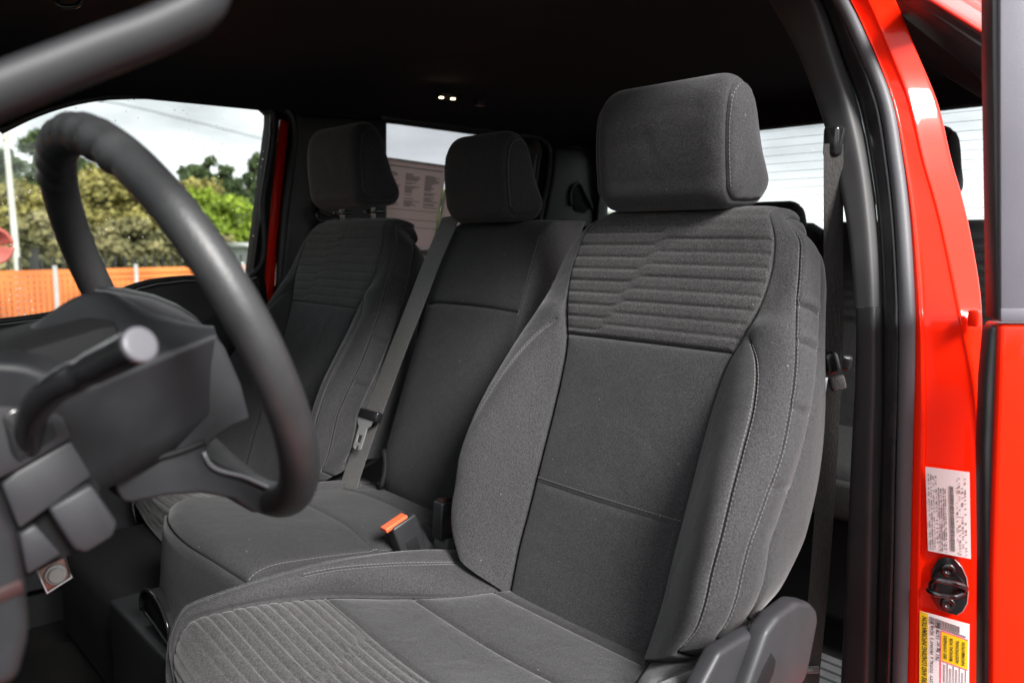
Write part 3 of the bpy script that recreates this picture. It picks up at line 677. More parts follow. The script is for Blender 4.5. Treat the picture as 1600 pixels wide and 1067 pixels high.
# ------------------------------------------------------------------ steering wheel
WC = np.array([-.487, .743, 1.417]); WA = R(24); WR = .1845
WU = np.array([0, math.sin(WA), math.cos(WA)]); WN = np.array([0, -math.cos(WA), math.sin(WA)])
whl = thing('steering_wheel', WC, 'large black leather steering wheel out of focus in front of the seats', 'steering wheel')
th = np.linspace(0, 2*np.pi, 161)[:-1]
def rimp(t): return WC+WR*(np.cos(t)*BX+np.sin(t)*WU)
V = []
for t in th:
    c = WC+WR*(math.cos(t)*BX+math.sin(t)*WU); o = math.cos(t)*BX+math.sin(t)*WU
    grip = 1+.05*math.exp(-((math.cos(t-R(38)))**30))*0
    for k in range(20):
        a = 2*math.pi*k/20
        fin = 0
        # finger grooves on the back of the upper rim
        dt = (t-R(90))
        if abs(dt) < R(34): fin = .0021*math.sin(dt/R(34)*math.pi*7.5)*max(0, -math.sin(a)*.6+.5)
        r_ = .0168+fin+.0012*math.cos(2*a)
        V.append(c+r_*(math.cos(a)*o*.94+math.sin(a)*WN*1.04))
mobj('rim', V, gridF(160, 20, True, True, flip=True), M['leather'], whl)
def wpt(a, b, h=0): return WC+a*BX+b*WU+h*WN
def wprism(name, pts, h0, h1, m, bev=.006): return prism(name, [wpt(a, b, h0) for a, b in pts], (h1-h0)*WN, m, whl, bev=bev, seg=3)
hubp = [(-.030, -.005), (.075, .0), (.085, -.01), (.07, -.06), (.035, -.075), (-.025, -.075), (-.030, -.04)]
wprism('airbag_cover', hubp, -.030, .026, M['plastic'], .012)
wprism('spoke', [(.07, .028), (.176, .022), (.178, -.022), (.07, -.034)], -.012, .008, M['plastic'], .006)
hub = ppx([(100, 632), (180, 588), (334, 521), (352, 540), (378, 600), (392, 655), (366, 666), (345, 680), (330, 692), (320, 706), (328, 722), (384, 744), (434, 768), (441, 786), (420, 800), (396, 802), (366, 780), (316, 771), (261, 774), (206, 786), (193, 784), (150, 716)], x=-.530)
prism('spoke_cover', hub, (.075, 0, 0), M['plastic'], whl, bev=.007, seg=4)
tube('spoke_trim', curve(ppx([(318, 706), (326, 723), (384, 746), (434, 768)], x=-.534), 16), .0022, M['seal_soft'], whl, 8)
tube('spoke_groove', curve(ppx([(130, 742), (200, 726), (290, 702), (320, 690)], x=-.531), 16), .003, M['black'], whl, 8)

# ------------------------------------------------------------------ the truck
trk = thing('pickup_truck', (0, 0, 0), 'bright red crew cab pickup truck with black interior, doors standing open', 'pickup truck')
# steering column, stalk
prism('steering_column', [(-.55, .80, 1.44), (-.42, .80, 1.44), (-.42, .80, 1.32), (-.55, .80, 1.30)], (0, .40, -.10), M['black'], trk, bev=.02)
ca = curve([at(q[0], q[1], x=-.465) for q in [(-20, 556), (10, 536), (66, 497), (126, 461), (148, 456), (240, 487), (330, 519)]], 40)
cb = curve([at(q[0], q[1], x=q[2]) for q in [(-10, 570, -.578), (40, 575, -.578), (72, 588, -.578), (120, 606, -.574), (190, 584, -.566), (262, 555, -.556), (338, 523, -.545)]], 40)
rows = [ca+np.array([.05, 0, -.045]), ca+np.array([.012, 0, -.006]), ca]+[ca*(1-t)+cb*t+np.array([0, 0, .007*math.sin(t*math.pi)]) for t in np.linspace(0, 1, 12)[1:-1]]+[cb, cb+np.array([.001, .001, -.005]), cb+np.array([.006, .004, -.030]), cb+np.array([.014, .004, -.070]), cb+np.array([.024, .004, -.095]), cb+np.array([.06, 0, -.10])]
loft('column_cover', np.array(rows), M['plastic'], trk)
plate = [(-40, 560), (0, 578), (50, 600), (84, 622), (100, 650), (116, 684), (28, 736), (-6, 752), (-40, 760)]
prism('stalk_plate', ppx(plate, x=-.572), (.05, 0, 0), M['plastic_mid'], trk, bev=.004)
prism('stalk_recess', ppx([(4, 652), (22, 640), (60, 640), (80, 655), (90, 682), (30, 722), (18, 708)], x=-.5745), (.004, 0, 0), M['gloss'], trk, bev=.0015)
prism('column_side_panel', ppx([(2, 757), (26, 737), (112, 688), (145, 744), (30, 828)], x=-.570), (.06, 0, 0), M['plastic_mid'], trk, bev=.003)
prism('tilt_lever', ppx([(76, 796), (144, 756), (186, 818), (178, 840), (136, 864), (118, 862)], x=-.574), (.03, 0, 0), M['plastic_mid'], trk, bev=.004)
prism('column_lower_panel', ppx([(30, 835), (56, 819), (98, 866), (42, 900)], x=-.566), (.05, 0, 0), M['plastic_mid'], trk, bev=.003)
prism('column_core', ppx([(-30, 640), (100, 660), (160, 760), (150, 850), (40, 905), (-30, 850)], x=-.553), (.12, 0, 0), M['black'], trk, bev=.004)
pth = curve([at(44, 705, x=-.562), at(47, 668, x=-.578), at(58, 634, x=-.600), at(86, 606, x=-.622), at(132, 582, x=-.648), at(178, 559, x=-.676), at(218, 539, x=-.704)], 40)
rad = np.interp(np.linspace(0, 1, 40), [0, .1, .3, .55, .6, .62, .66, .68, .9, 1], [.0095, .0098, .0105, .0112, .0112, .0106, .0106, .0114, .0120, .0118])
stalk = tube('turn_signal_stalk', pth, rad, M['gloss'], trk, 24)
ax = unit(pth[-1]-pth[-3]); e1 = unit(np.cross(ax, [0, 0, 1])); e2 = np.cross(ax, e1)
rows = []
for h_, r_ in ((-.001, .0118), (.0012, .0119), (.0022, .0113), (.0026, .0100), (.0028, .0060), (.0029, .0001)):
    rows.append([pth[-1]+ax*h_+r_*(math.cos(a)*e1+math.sin(a)*e2) for a in np.linspace(0, 2*np.pi, 33)[:-1]])
loft('stalk_end_cap', rows, M['cap'], stalk, closed_v=True)
# instrument hood and dashboard
hd = [(144, 455), (150, 451), (190, 455), (240, 466), (280, 482), (305, 498), (318, 508), (300, 512), (270, 506), (226, 488), (180, 468), (150, 459)]
prism('instrument_hood', ppx(hd, x=-.44), (.12, -.040, -.004), M['plastic'], trk, bev=.004)
prism('dashboard', [(-.80, .99, 1.30), (-.80, 1.02, 1.36), (-.80, 1.35, 1.40), (-.80, 1.35, .72), (-.80, 1.12, .72), (-.80, .99, 1.08)], (1.62, 0, 0), M['plastic'], trk, bev=.02)
prism('dash_end_panel', ppx([(-60, 740), (-4, 772), (28, 832), (42, 900), (52, 985), (30, 1075), (-60, 1090)], x=-.70), (.05, 0, 0), M['plastic'], trk, bev=.010, seg=4)
prism('dash_red_reflection', ppx([(-60, 945), (34, 905), (38, 925), (-60, 968)], x=-.7015), (.004, 0, 0), M['dull_red'], trk, bev=.001)  # strip coloured as a red reflection in the dash end panel
wsg = [(-.72, 1.00, 1.895), (.80, 1.00, 1.895), (.86, 1.56, 1.40), (-.80, 1.56, 1.40)]
prism('windshield', wsg, (0, .004, .004), M['glass_w'], trk, smooth=False)
prism('dash_top', [(-.80, 1.34, 1.385), (.86, 1.34, 1.385), (.86, 1.60, 1.37), (-.80, 1.60, 1.37)], (0, 0, -.4), M['plastic'], trk, bev=.004)
prism('windshield_pillar', [(.80, .92, 1.90), (.86, .95, 1.90), (.90, 1.58, 1.40), (.82, 1.58, 1.38)], (0, .05, .03), M['black'], trk, bev=.006)
prism('windshield_pillar', [(-.72, 1.00, 1.90), (-.66, 1.00, 1.91), (-.74, 1.60, 1.40), (-.82, 1.60, 1.40)], (0, .05, .03), M['black'], trk, bev=.006)
# grab handle on the windscreen pillar
hp = curve([at(-150, 204, x=-.735), at(0, 143, x=-.74), at(150, 84, x=-.745), at(262, 40, x=-.75), at(312, 12, x=-.752), at(330, -30, x=-.75), at(340, -90, x=-.745)], 40)
sec = [(.0165*x, .0155*y) for x, y in ((1, .25), (.95, .6), (.7, .9), (.3, 1), (-.2, .98), (-.65, .8), (-.92, .45), (-1, 0), (-.95, -.5), (-.7, -.88), (-.2, -1), (.4, -.95), (.8, -.72), (.98, -.3))]
tube('grab_handle', hp, .86, M['handle'], trk, sec=sec)
# pedal bracket below the dash
pd = ppx([(57, 890), (101, 868), (112, 901), (73, 926)], x=-.22)
brk = prism('pedal_bracket', pd, (.012, 0, 0), M['copper'], trk, bev=.002)
ctr = np.mean(pd, 0); e1 = unit(pd[1]-pd[0]); nx = np.array([-1., 0, 0])
tube('bracket_edge', np.array(pd+[pd[0]])+nx*.001, .0016, M['chrome'], brk, 8)
rows = []
for h_, r_ in ((0, .0120), (.003, .0120), (.0042, .0112), (.0045, .0090), (.007, .0088), (.0080, .0078), (.0083, .0001)):
    rows.append([ctr+nx*h_+r_*(math.cos(a)*np.array([0, 1, 0])+math.sin(a)*np.array([0, 0, 1])) for a in np.linspace(0, 2*np.pi, 25)[:-1]])
autosmooth(loft('bolt', rows, M['galv'], brk, closed_v=True))
tube('pedal_arm', [ctr+np.array([.02, 0, 0]), ctr+np.array([.03, .08, .10]), ctr+np.array([.03, .22, .22])], .012, M['black'], brk, 8)

# cab shell ---------------------------------------------------------
prism('cab_floor', [(-.80, 1.35, .60), (.90, 1.35, .60), (.90, -1.34, .60), (-.80, -1.34, .60)], (0, 0, -.03), M['carpet'], trk)
prism('floor_tunnel', [(-.16, 1.3, .61), (-.10, 1.3, .72), (.10, 1.3, .72), (.16, 1.3, .61)], (0, -1.7, 0), M['carpet'], trk, bev=.02)
# headliner: shallow vault, raised step along its middle
xs = np.linspace(-.70, .86, 40); ys = np.linspace(.98, -1.30, 46)
hl = [[(x, y, 1.915-.055*abs((x-.02)/.80)**5-.012*(y+.2)**2-(.010 if y > -.12-.25*x else 0)) for x in xs] for y in ys]
loft('headliner', hl, M['liner'], trk)
rf = [[(x, y, 1.965-.075*abs((x-.02)/.84)**4-.015*(y+.2)**2) for x in np.linspace(-.74, .86, 30)] for y in np.linspace(1.02, -1.36, 30)]
loft('roof', rf, M['red'], trk)
# dome lamp with two lit lenses, and the small hook beside it
lx = at(699, 154, z=1.868); e = np.array([0, -1., 0])
dl = rbox('dome_lamp', lx+np.array([0, -.005, .006]), (.016, .034, .007), .003, M['black'], trk)
for px_, py_ in ((690, 153), (708, 155)):
    p = at(px_, py_, z=1.862); rbox('lamp_lens', p+np.array([.001, 0, .0005]), (.0040, .0055, .002), .0012, M['lamp'], dl)
p = at(749, 161, z=1.862); ho = rbox('liner_hook', p, (.010, .014, .008), .002, M['plastic_mid'], trk)
# sun visor and clip above the handle
vz = rbox('sun_visor', at(150, -22, x=.30)+np.array([0, 0, .012]), (.20, .09, .010), .006, M['deck'], trk)
tube('visor_clip', curve([at(88, 0, x=.12), at(92, 9, x=.12), at(105, 11, x=.12), at(122, 8, x=.12), at(128, -2, x=.12)], 16), .0035, M['gloss'], vz, 8)

# passenger side wall -----------------------------------------------
XP = .86
gl = [(-260, 330), (-120, 262), (0, 205), (50, 181), (100, 164), (150, 154), (236, 151), (330, 158), (400, 165), (416, 169), (425, 178), (425, 192), (410, 310), (395, 428), (388, 433), (340, 434), (283, 435), (239, 440), (210, 447), (180, 460), (130, 480), (64, 494), (0, 502), (-120, 512), (-260, 520)]
g3 = ppx(gl, x=XP)
outer = [(XP, 1.30, 1.35), (XP, 1.30, 1.47), (XP, .80, 1.80), (XP, .55, 1.876), (XP, -.012, 1.888)]+ppx([(436, 190), (424, 310), (414, 434), (421, 500)], x=XP)+[(XP, .03, .58), (XP, 1.30, .58)]
pdoor = prism('passenger_door', outer, (.05, 0, 0), M['black'], trk, holes=[g3], smooth=False)
gc = np.mean(g3, 0)
prism('window', [p+np.array([.02, 0, 0])+(p-gc)*.012 for p in g3], (.005, 0, 0), M['glass'], pdoor, smooth=False)
tube('window_seal', curve([p+np.array([-.002, 0, 0]) for p in g3[2:]], 160), .0075, M['rubber'], pdoor, 8)
sill = [p for p in g3 if p[2] < 1.50]
sill = sorted(sill, key=lambda p: p[1])
dpan = [p-np.array([.006, 0, .004]) for p in sill]+[np.array([XP-.006, 1.10, .70]), np.array([XP-.006, .03, .70])]
prism('door_panel', dpan, (-.035, 0, 0), M['plastic'], pdoor, bev=.012, seg=3)
rbox('door_armrest', (XP-.07, .50, 1.16), (.05, .34, .035), .015, M['plastic_mid'], pdoor)
# red jamb and its seal behind the door
prism('door_jamb', ppx([(440, 186), (452, 192), (450, 215), (441, 300), (432, 380), (430, 440), (425, 500), (405, 500), (409, 430), (416, 370), (428, 280)], x=XP+.012), (.03, 0, 0), M['red'], trk, bev=.003)
tube('door_seal', curve(ppx([(250, 145), (330, 150), (400, 157), (438, 166), (454, 180), (459, 205), (452, 270), (444, 340), (438, 420), (434, 500)], x=XP-.006), 60), .0105, M['rubber'], trk, 10)
prism('pillar_trim', ppx([(462, 174), (478, 180), (606, 186), (606, 470), (436, 505), (440, 450), (446, 380), (456, 280), (464, 210)], x=XP-.018), (.05, 0, 0), M['trim'], trk, bev=.010, seg=3)
prism('lower_pillar_trim', ppx([(436, 446), (610, 470), (612, 640), (430, 610)], x=XP-.024), (.05, 0, 0), M['trim'], trk, bev=.008, seg=3)
# side header between glass and headliner
prism('side_header', [(XP-.004, 1.0, 1.80), (XP-.004, .55, 1.882), (XP-.004, -.30, 1.894), (XP-.004, -1.30, 1.870), (XP-.05, -1.30, 1.90), (XP-.05, -.3, 1.93), (XP-.05, .55, 1.91), (XP-.05, 1.0, 1.83)], (.06, 0, .02), M['liner'], trk)
prism('body_side', [(XP+.055, 1.0, 1.80), (XP+.055, .55, 1.856), (XP+.055, -.035, 1.862), (XP+.055, -.035, .55), (XP+.055, -.34, .55), (XP+.055, -.34, 1.862), (XP+.055, -.94, 1.850), (XP+.055, -1.0, 1.80), (XP+.055, -.96, 1.3), (XP+.055, -.80, .55), (XP+.055, -1.31, .55), (XP+.055, -1.31, 1.97), (XP+.055, .55, 1.97), (XP+.055, 1.02, 1.90)], (.03, 0, 0), M['black'], trk, smooth=False)
prism('rear_header', [(-.80, -1.24, 1.83), (.90, -1.24, 1.83), (.90, -1.24, 1.97), (-.80, -1.24, 1.97)], (0, -.06, 0), M['liner'], trk, smooth=False)
# rear passenger door with tinted glass
rg = [(598, 188), (640, 193), (720, 204), (800, 215), (836, 220), (840, 226), (838, 262), (826, 330), (816, 372), (806, 386), (606, 392), (594, 330), (592, 200)]
r3 = ppx(rg, x=XP)
rdo = [(XP, -.20, 1.885), (XP, -1.02, 1.868), (XP, -1.06, 1.80), (XP, -1.02, 1.45), (XP, -.90, .70), (XP, -.20, .70)]
rdoor = prism('rear_passenger_door', rdo, (.05, 0, 0), M['black'], trk, holes=[r3], smooth=False)
rc = np.mean(r3, 0); prism('window', [p+np.array([.02, 0, 0])+(p-rc)*.012 for p in r3], (.005, 0, 0), M['glass_t'], rdoor, smooth=False)
tube('window_seal', curve([p+np.array([-.002, 0, 0]) for p in r3[:10]], 80), .008, M['rubber'], rdoor, 8)
tube('door_seal', curve(ppx([(592, 183), (720, 199), (800, 210), (844, 217), (858, 230), (858, 260), (846, 330), (836, 400)], x=XP-.01), 60), .011, M['rubber'], trk, 10)
# quarter trim with the moulded belt opening
prism('quarter_trim', ppx([(868, 232), (968, 232), (940, 350), (925, 420), (900, 520), (830, 520), (852, 350), (866, 270)], x=XP-.03), (.06, 0, 0), M['trim'], trk, bev=.008, seg=3)
prism('belt_slot', ppx([(896, 292), (903, 287), (912, 300), (922, 326), (914, 334), (898, 330), (892, 312)], x=XP-.034), (.01, 0, 0), M['black'], trk, bev=.003)
tube('belt_slot_rim', curve(ppx([(893, 322), (891, 305), (896, 290), (905, 286), (911, 297), (919, 314), (925, 326)], x=XP-.036), 24), np.r_[np.full(12, .005), np.linspace(.006, .010, 8), np.full(4, .008)], M['plastic_mid'], trk, 10)

# back wall and rear window -----------------------------------------
YB = -1.25
wo = [(-.84, YB, 1.92), (.88, YB, 1.92), (.88, YB, .62), (-.84, YB, .62)]
wh = [(-.70, YB, 1.845), (.74, YB, 1.842), (.79, YB, 1.80), (.82, YB, 1.535), (.80, YB, 1.522), (-.76, YB, 1.522), (-.78, YB, 1.535), (-.75, YB, 1.80)]
prism('back_wall', wo, (0, -.05, 0), M['trim'], trk, holes=[wh], smooth=False)
rw = prism('rear_window', [(x*1.01, YB-.025, z) for x, _, z in wh], (0, -.005, 0), M['glass_r'], trk, smooth=False)
tube('rear_window_frame', curve([(x, YB+.002, z) for x, _, z in wh+wh[:1]], 120), .007, M['rubber'], trk, 8)
for i in range(12):
    z = 1.553+i*.0235
    P = [(x, YB-.021, z+.010*(1-(x/.8)**2)*(i/12)) for x in np.linspace(-.70, .72, 14)]
    tube('heating_line', P, .00055, M['rubber'], rw, 5)

# near side B pillar -------------------------------------------------
zz = [1.0]
def inset(z): return .34*max(0, z-1.40)
def pil(px, py, xb):
    x = xb
    for _ in range(6):
        p = at(px, py, x=x); x = xb+inset(p[2])
    return p
def pline(tab, xb, ys=np.arange(-60, 1121, 20)):
    q = np.array(tab, float); xs = cr(q[:, 1], q[:, 0], ys)
    return np.array([pil(a, b, xb) for a, b in zip(xs, ys)])
tA = [(1160, -60), (1200, 5), (1237, 70), (1262, 130), (1282, 187), (1303, 267), (1318, 340), (1328, 420), (1333, 505), (1331, 600), (1326, 700), (1317, 900), (1309, 1067), (1306, 1120)]
tB = [(1232, -60), (1267, 0), (1297, 87), (1325, 175), (1342, 250), (1353, 330), (1360, 420), (1363, 505), (1363, 600), (1360, 700), (1356, 900), (1352, 1067), (1350, 1120)]
tB2 = [(1250, -60), (1285, 0), (1318, 87), (1346, 170), (1362, 250), (1373, 330), (1379, 420), (1381, 505), (1381, 600), (1379, 700), (1374, 900), (1369, 1067), (1367, 1120)]
tC = [(1262, -60), (1302, 0), (1341, 82), (1371, 155), (1388, 250), (1397, 330), (1403, 420), (1406, 505), (1405, 600), (1402, 700), (1398, 900), (1393, 1067), (1391, 1120)]
tD = [(1288, -60), (1326, 0), (1361, 75), (1392, 155), (1410, 250), (1420, 330), (1426, 420), (1429, 505), (1428, 600), (1426, 700), (1421, 900), (1418, 1067), (1416, 1120)]
tE = [(1318, -60), (1356, 0), (1386, 70), (1415, 140), (1447, 265), (1459, 304), (1487, 424), (1503, 505), (1521, 600), (1529, 680), (1532, 760), (1532, 900), (1531, 1067), (1530, 1120)]
tF = [(1368, -60), (1400, 0), (1433, 80), (1466, 160), (1489, 255), (1505, 310), (1524, 400), (1533, 460), (1536, 560), (1538, 680), (1541, 800), (1543, 900), (1541, 1067), (1540, 1120)]
YS = np.arange(-60, 1121, 20)
def chain(tab, base, nx, ny):
    q = np.array(tab, float); xs = cr(q[:, 1], q[:, 0], YS); n_ = unit(np.array([nx, ny, 0.]))
    return np.array([at(a, b, pl=(p, n_)) for a, b, p in zip(xs, YS, base)])
D = pline(tD, -.815)
E_ = chain(tE, D, -.42, .90); F_ = chain(tF, E_, -.78, .62)
Cc_ = chain(tC, D, -.25, .97); B2 = chain(tB2, Cc_, .10, .99); B = chain(tB, B2, -.60, .80); A = chain(tA, B, .12, .99)
def strip(name, lines, m, dense=8, rnd=2, **k):
    """panel swept along the opening: straight facets whose folds are rounded"""
    lines = [np.asarray(l) for l in lines]; rows = []
    for i in range(len(lines)-1):
        for t in np.linspace(0, 1, dense, endpoint=False): rows.append(lines[i]*(1-t)+lines[i+1]*t)
    rows.append(lines[-1]); G = np.array(rows)
    for _ in range(rnd):
        G2 = G.copy(); G2[1:-1] = .25*G[:-2]+.5*G[1:-1]+.25*G[2:]; G = G2
    return loft(name, G, m, trk, **k)
yA = A+np.array([.012, -.06, 0])
iu = int(np.argmin(np.abs(A[:, 2]-pil(1333, 507, -.742)[2])))
strip('pillar_trim', [yA[:iu], A[:iu], B[:iu], B2[:iu]+np.array([.006, -.008, 0]), B2[:iu]+np.array([.02, -.03, 0])], M['trim_s'], 10, 5)
lo = np.array([-.003, .003, 0])
strip('lower_pillar_trim', [yA[iu-1:], A[iu-1:]+lo, B[iu-1:]+lo, B2[iu-1:]+np.array([.004, -.006, 0]), B2[iu-1:]+np.array([.02, -.03, 0])], M['trim'], 10, 5)
strip('seal_carrier', [B2+np.array([.012, -.02, 0]), B2, .5*B2+.5*Cc_+np.array([-.006, .004, 0]), Cc_, Cc_+np.array([.006, -.03, 0])], M['seal_gloss'], 8, 6)
mid = .5*(Cc_+D)
wd = np.linalg.norm(D-Cc_, axis=1)*.52
tube('door_seal', curve(mid, 120), float(np.mean(wd)), M['seal_soft'], trk, 14)
cp = strip('door_pillar', [D+np.array([.03, -.03, 0]), D+np.array([.004, -.004, 0]), D*.86+E_*.14+np.array([-.001, .004, 0]), D*.80+E_*.20+np.array([.003, -.003, 0]), D*.06+E_*.94+np.array([.002, -.002, 0]), E_, E_*.35+F_*.65, F_, F_+np.array([.01, -.02, 0]), F_+np.array([.04, -.03, 0])], M['red'], 10, 7)
# small hinge tab on the pillar edge
hq = pil(1521, 490, -.88)
rbox('hinge_tab', hq+np.array([.0, -.004, -.006]), (.006, .006, .010), .002, M['red'], trk)

# face of the pillar for labels and striker: plane through two heights
ia = np.argmin(np.abs(D[:, 2]-1.05)); ie = np.argmin(np.abs(E_[:, 2]-1.05)); ib = np.argmin(np.abs(D[:, 2]-1.25))
fx = unit(E_[ie]-D[ia]); fz = unit(D[ib]-D[ia]); fn = unit(np.cross(fx, fz)); fn = fn if fn[1] > 0 else -fn
fx = unit(fx-fx@fz*fz); O = .5*(D[ia]+E_[ie])
PL = [(O, fn)]
def setplane(za, zb):
    a0, e0, a1 = [l[np.argmin(np.abs(l[:, 2]-z))] for l, z in ((D, za), (E_, za), (D, zb))]
    x_ = unit(e0-a0); z_ = unit(a1-a0); n2 = unit(np.cross(x_, z_)); n2 = n2 if n2[1] > 0 else -n2
    PL[0] = (.5*(a0+e0), n2)
def onf(px, py, h=.0045): return at(px, py, pl=(PL[0][0]+PL[0][1]*h, PL[0][1]))
def label_sheet(name, quad, m, r=.002, parent=trk, h=.0045):
    P = [onf(*q, h=h) for q in quad]; return prism(name, P, -fn*.0006, m, parent, smooth=False)
def lab_axes(quad):
    a, b, c_, d = [onf(*q) for q in quad]; return a, unit(b-a), unit(d-a), np.linalg.norm(b-a), np.linalg.norm(d-a)
# certification label: text runs up the label, so reading direction = up
cq = [(1450, 860), (1446, 729), (1515, 738), (1517, 873)]
setplane(1.16, 1.26); nrm0 = PL[0][1]
cl = label_sheet('certification_label', cq, M['white'])
o, ex, ey, LW, LH = lab_axes(cq); ey = -unit(-ey); dn = ey
nrm = PL[0][1]
def bars(name, items, m, parent, o=o, ex=ex, ey=ey, lift=.0009):
    mb = MB()
    for x0, x1, y0, y1 in items:
        mb.box(o+ex*(x0+x1)/2+ey*(y0+y1)/2+nrm*lift*.5, ((x1-x0)/2, (y1-y0)/2, lift*.5), (ex, ey, nrm))
    return mb.build(name, m, parent, kind='stuff')
rg_ = random.Random(3); it = []
for row, (y0, h_, dens) in enumerate([(.05, .035, .55), (.11, .035, .6), (.165, .03, .5), (.22, .05, .35), (.285, .03, .55), (.335, .035, .75), (.39, .035, .8), (.44, .035, .8), (.72, .026, .3), (.77, .03, .35), (.84, .03, .3), (.91, .026, .35)]):
    x = .03
    while x < .93:
        l = rg_.uniform(.008, .020)
        if rg_.random() < dens and not (.25 < y0 < .5 and x > .78): it.append((x*LW, (x+l*.6)*LW, y0*LH, (y0+h_*.55)*LH))
        x += l
bars('certification_print', it, M['ink2'], cl)
it = []; x = .06
while x < .82:
    l = rg_.choice([.004, .004, .008, .012]); it.append((x*LW, (x+l)*LW, .545*LH, .64*LH)); x += l+rg_.choice([.004, .006, .010])
bars('barcode', it, M['ink2'], cl)
# tyre label
setplane(1.0, 1.15); nrm = PL[0][1]
tq = [(1436, 1120), (1437, 954), (1515, 975), (1513, 1150)]
tl = label_sheet('tire_label', tq, M['white'])
to, tx, ty, TW, TH_ = lab_axes(tq)
def trow(y0, y1, x0, x1): return [(x0*TW, x1*TW, y0*TH_, y1*TH_)]
bars('title_band', trow(0, .17, .0, 1), M['yellow'], tl, to, tx, ty, .0004)
bars('notice_band', trow(.44, .96, .62, .885), M['yellow'], tl, to, tx, ty, .0004)
bars('notice_frame', trow(.42, .44, 0, .89)+trow(.44, .96, .612, .62)+trow(.44, .96, .885, .893), M['pink'], tl, to, tx, ty, .0006)
def up_text(name, txt, x0, x1, y, size, m): return frame_text(name, txt, to+tx*x0*TW+ty*y*TH_, tx, -ty, size, m, tl, width=(x1-x0)*TW, lift=.0012)
up_text('title_text', 'TIRE AND LOADING INFORMATION', .33, .965, .145, .0085, M['ink'])
up_text('seating_text', 'SEATING CAPACITY  TOTAL 6  FRONT 3  REAR 3', .10, .94, .275, .0048, M['ink'])
up_text('load_text', '761 kg or 1678 lbs', .60, .955, .395, .0058, M['ink'])
for k, s in enumerate(('SEE OWNERS', 'MANUAL FOR', 'ADDITIONAL', 'INFORMATION')): up_text('notice_text', s, .645, .86, .545+.12*k, .0052, M['ink'])
it = []
for yv_ in (.57, .69, .81, .93): it += trow(yv_, yv_+.006, 0, .61)
for xv in (.2, .4): it += trow(.44, .97, xv, xv+.004)
bars('table_lines', it, M['ink3'], tl, to, tx, ty)
it = []
for k in range(4):
    for c0, c1 in ((.03, .17), (.24, .37), (.43, .58)):
        x = c0
        while x < c1: l = rg_.uniform(.008, .018); it += trow(.50+.12*k, .53+.12*k, x, x+l); x += l+.006
bars('table_print', it, M['ink3'], tl, to, tx, ty)
it = []; x = .0
while x < .84:
    l = rg_.choice([.010, .010, .018, .028]); it.append((.925*TW, .985*TW, (.20+x*.72)*TH_, (.20+(x+l)*.72)*TH_)); x += l+rg_.choice([.012, .016, .026])
bars('barcode', it, M['ink2'], tl, to, tx, ty)
x = .3; it = []
while x < .92: it.append((.905*TW, .918*TW, x*TH_, (x+.02)*TH_)); x += .035
bars('barcode_digits', it, M['ink2'], tl, to, tx, ty)
# striker
sp = [(1452, 918), (1456, 890), (1466, 874), (1478, 871), (1492, 874), (1503, 886), (1510, 902), (1513, 922), (1511, 942), (1504, 955), (1494, 961), (1480, 957), (1466, 951), (1456, 935)]
st = prism('door_striker', [onf(*q, h=.0045) for q in sp], -fn*.003, M['gloss'], trk, bev=.0008)
tube('striker_edge', np.array([onf(*q, h=.0042) for q in sp[4:11]]), .0007, M['chrome'], st, 6)
lp = [onf(1458, 918, .006), onf(1455, 911, .020), onf(1462, 906, .026), onf(1480, 909, .027), onf(1498, 913, .026), onf(1507, 917, .018), onf(1509, 921, .006)]
lp2 = [onf(1457, 922, .006), onf(1452, 922, .022), onf(1460, 927, .027), onf(1476, 930, .027), onf(1490, 932, .026), onf(1500, 928, .018), onf(1505, 926, .006)]
tube('striker_loop', curve(lp, 30), .0036, M['steel'], st, 10); tube('striker_loop', curve(lp2, 30), .0036, M['steel'], st, 10)
for q in ((1481, 890), (1481, 943)):
    c0 = onf(*q, h=.0045); rows = []
    for h_, r_ in ((0, .0090), (.0018, .0092), (.003, .0082), (.0036, .0052), (.0036, .0040), (.0012, .0034), (.0010, .0001)):
        rows.append([c0+fn*h_+r_*(math.cos(a)*fx+math.sin(a)*fz) for a in np.linspace(0, 2*np.pi, 25)[:-1]])
    loft('striker_screw', rows, M['steel'], st, closed_v=True)
prism('rocker_panel', [(-.80, 1.3, .62), (-.95, 1.3, .60), (-.95, -1.3, .60), (-.80, -1.3, .62)], (0, 0, -.12), M['red'], trk, bev=.01)

# rear door of the near side, standing open ---------------------------
wv = unit(np.array([-.80, -.60, 0])); wnn = unit(np.array([.60, -.80, 0])); dO = np.array([-.925, .02, 0])
def ond(px, py, h=0): return at(px, py, pl=(dO-wnn*h, wnn))
up_ = [(1563, -80), (1563, 200), (1564, 503), (1680, 503), (1680, -80)]
dr = prism('rear_door', [ond(*q) for q in [(1562, 507), (1558, 620), (1553, 760), (1549, 900), (1548, 1110), (1700, 1110), (1700, 507)]], wnn*.05, M['red'], trk, bev=.006, seg=4)
prism('window_applique', [ond(*q, h=.002) for q in up_], wnn*.03, M['sail'], dr, bev=.002)
prism('applique_base', [ond(*q, h=.003) for q in [(1564, 482), (1680, 482), (1680, 503), (1564, 503)]], wnn*.01, M['sail'], dr, bev=.001)
prism('edge_molding', [ond(*q, h=-.004) for q in [(1550, -80), (1551, 100), (1554, 300), (1557, 500), (1565, 500), (1564, 200), (1564, -80)]], wnn*.035, M['rubber'], dr, bev=.002)
prism('edge_seal', [ond(*q, h=-.008) for q in [(1548, 512), (1562, 507), (1562, 560), (1556, 700), (1551, 860), (1550, 1110), (1537, 1110), (1539, 900), (1537, 700), (1541, 590)]], wnn*.03, M['rubber'], dr, bev=.004, seg=3)
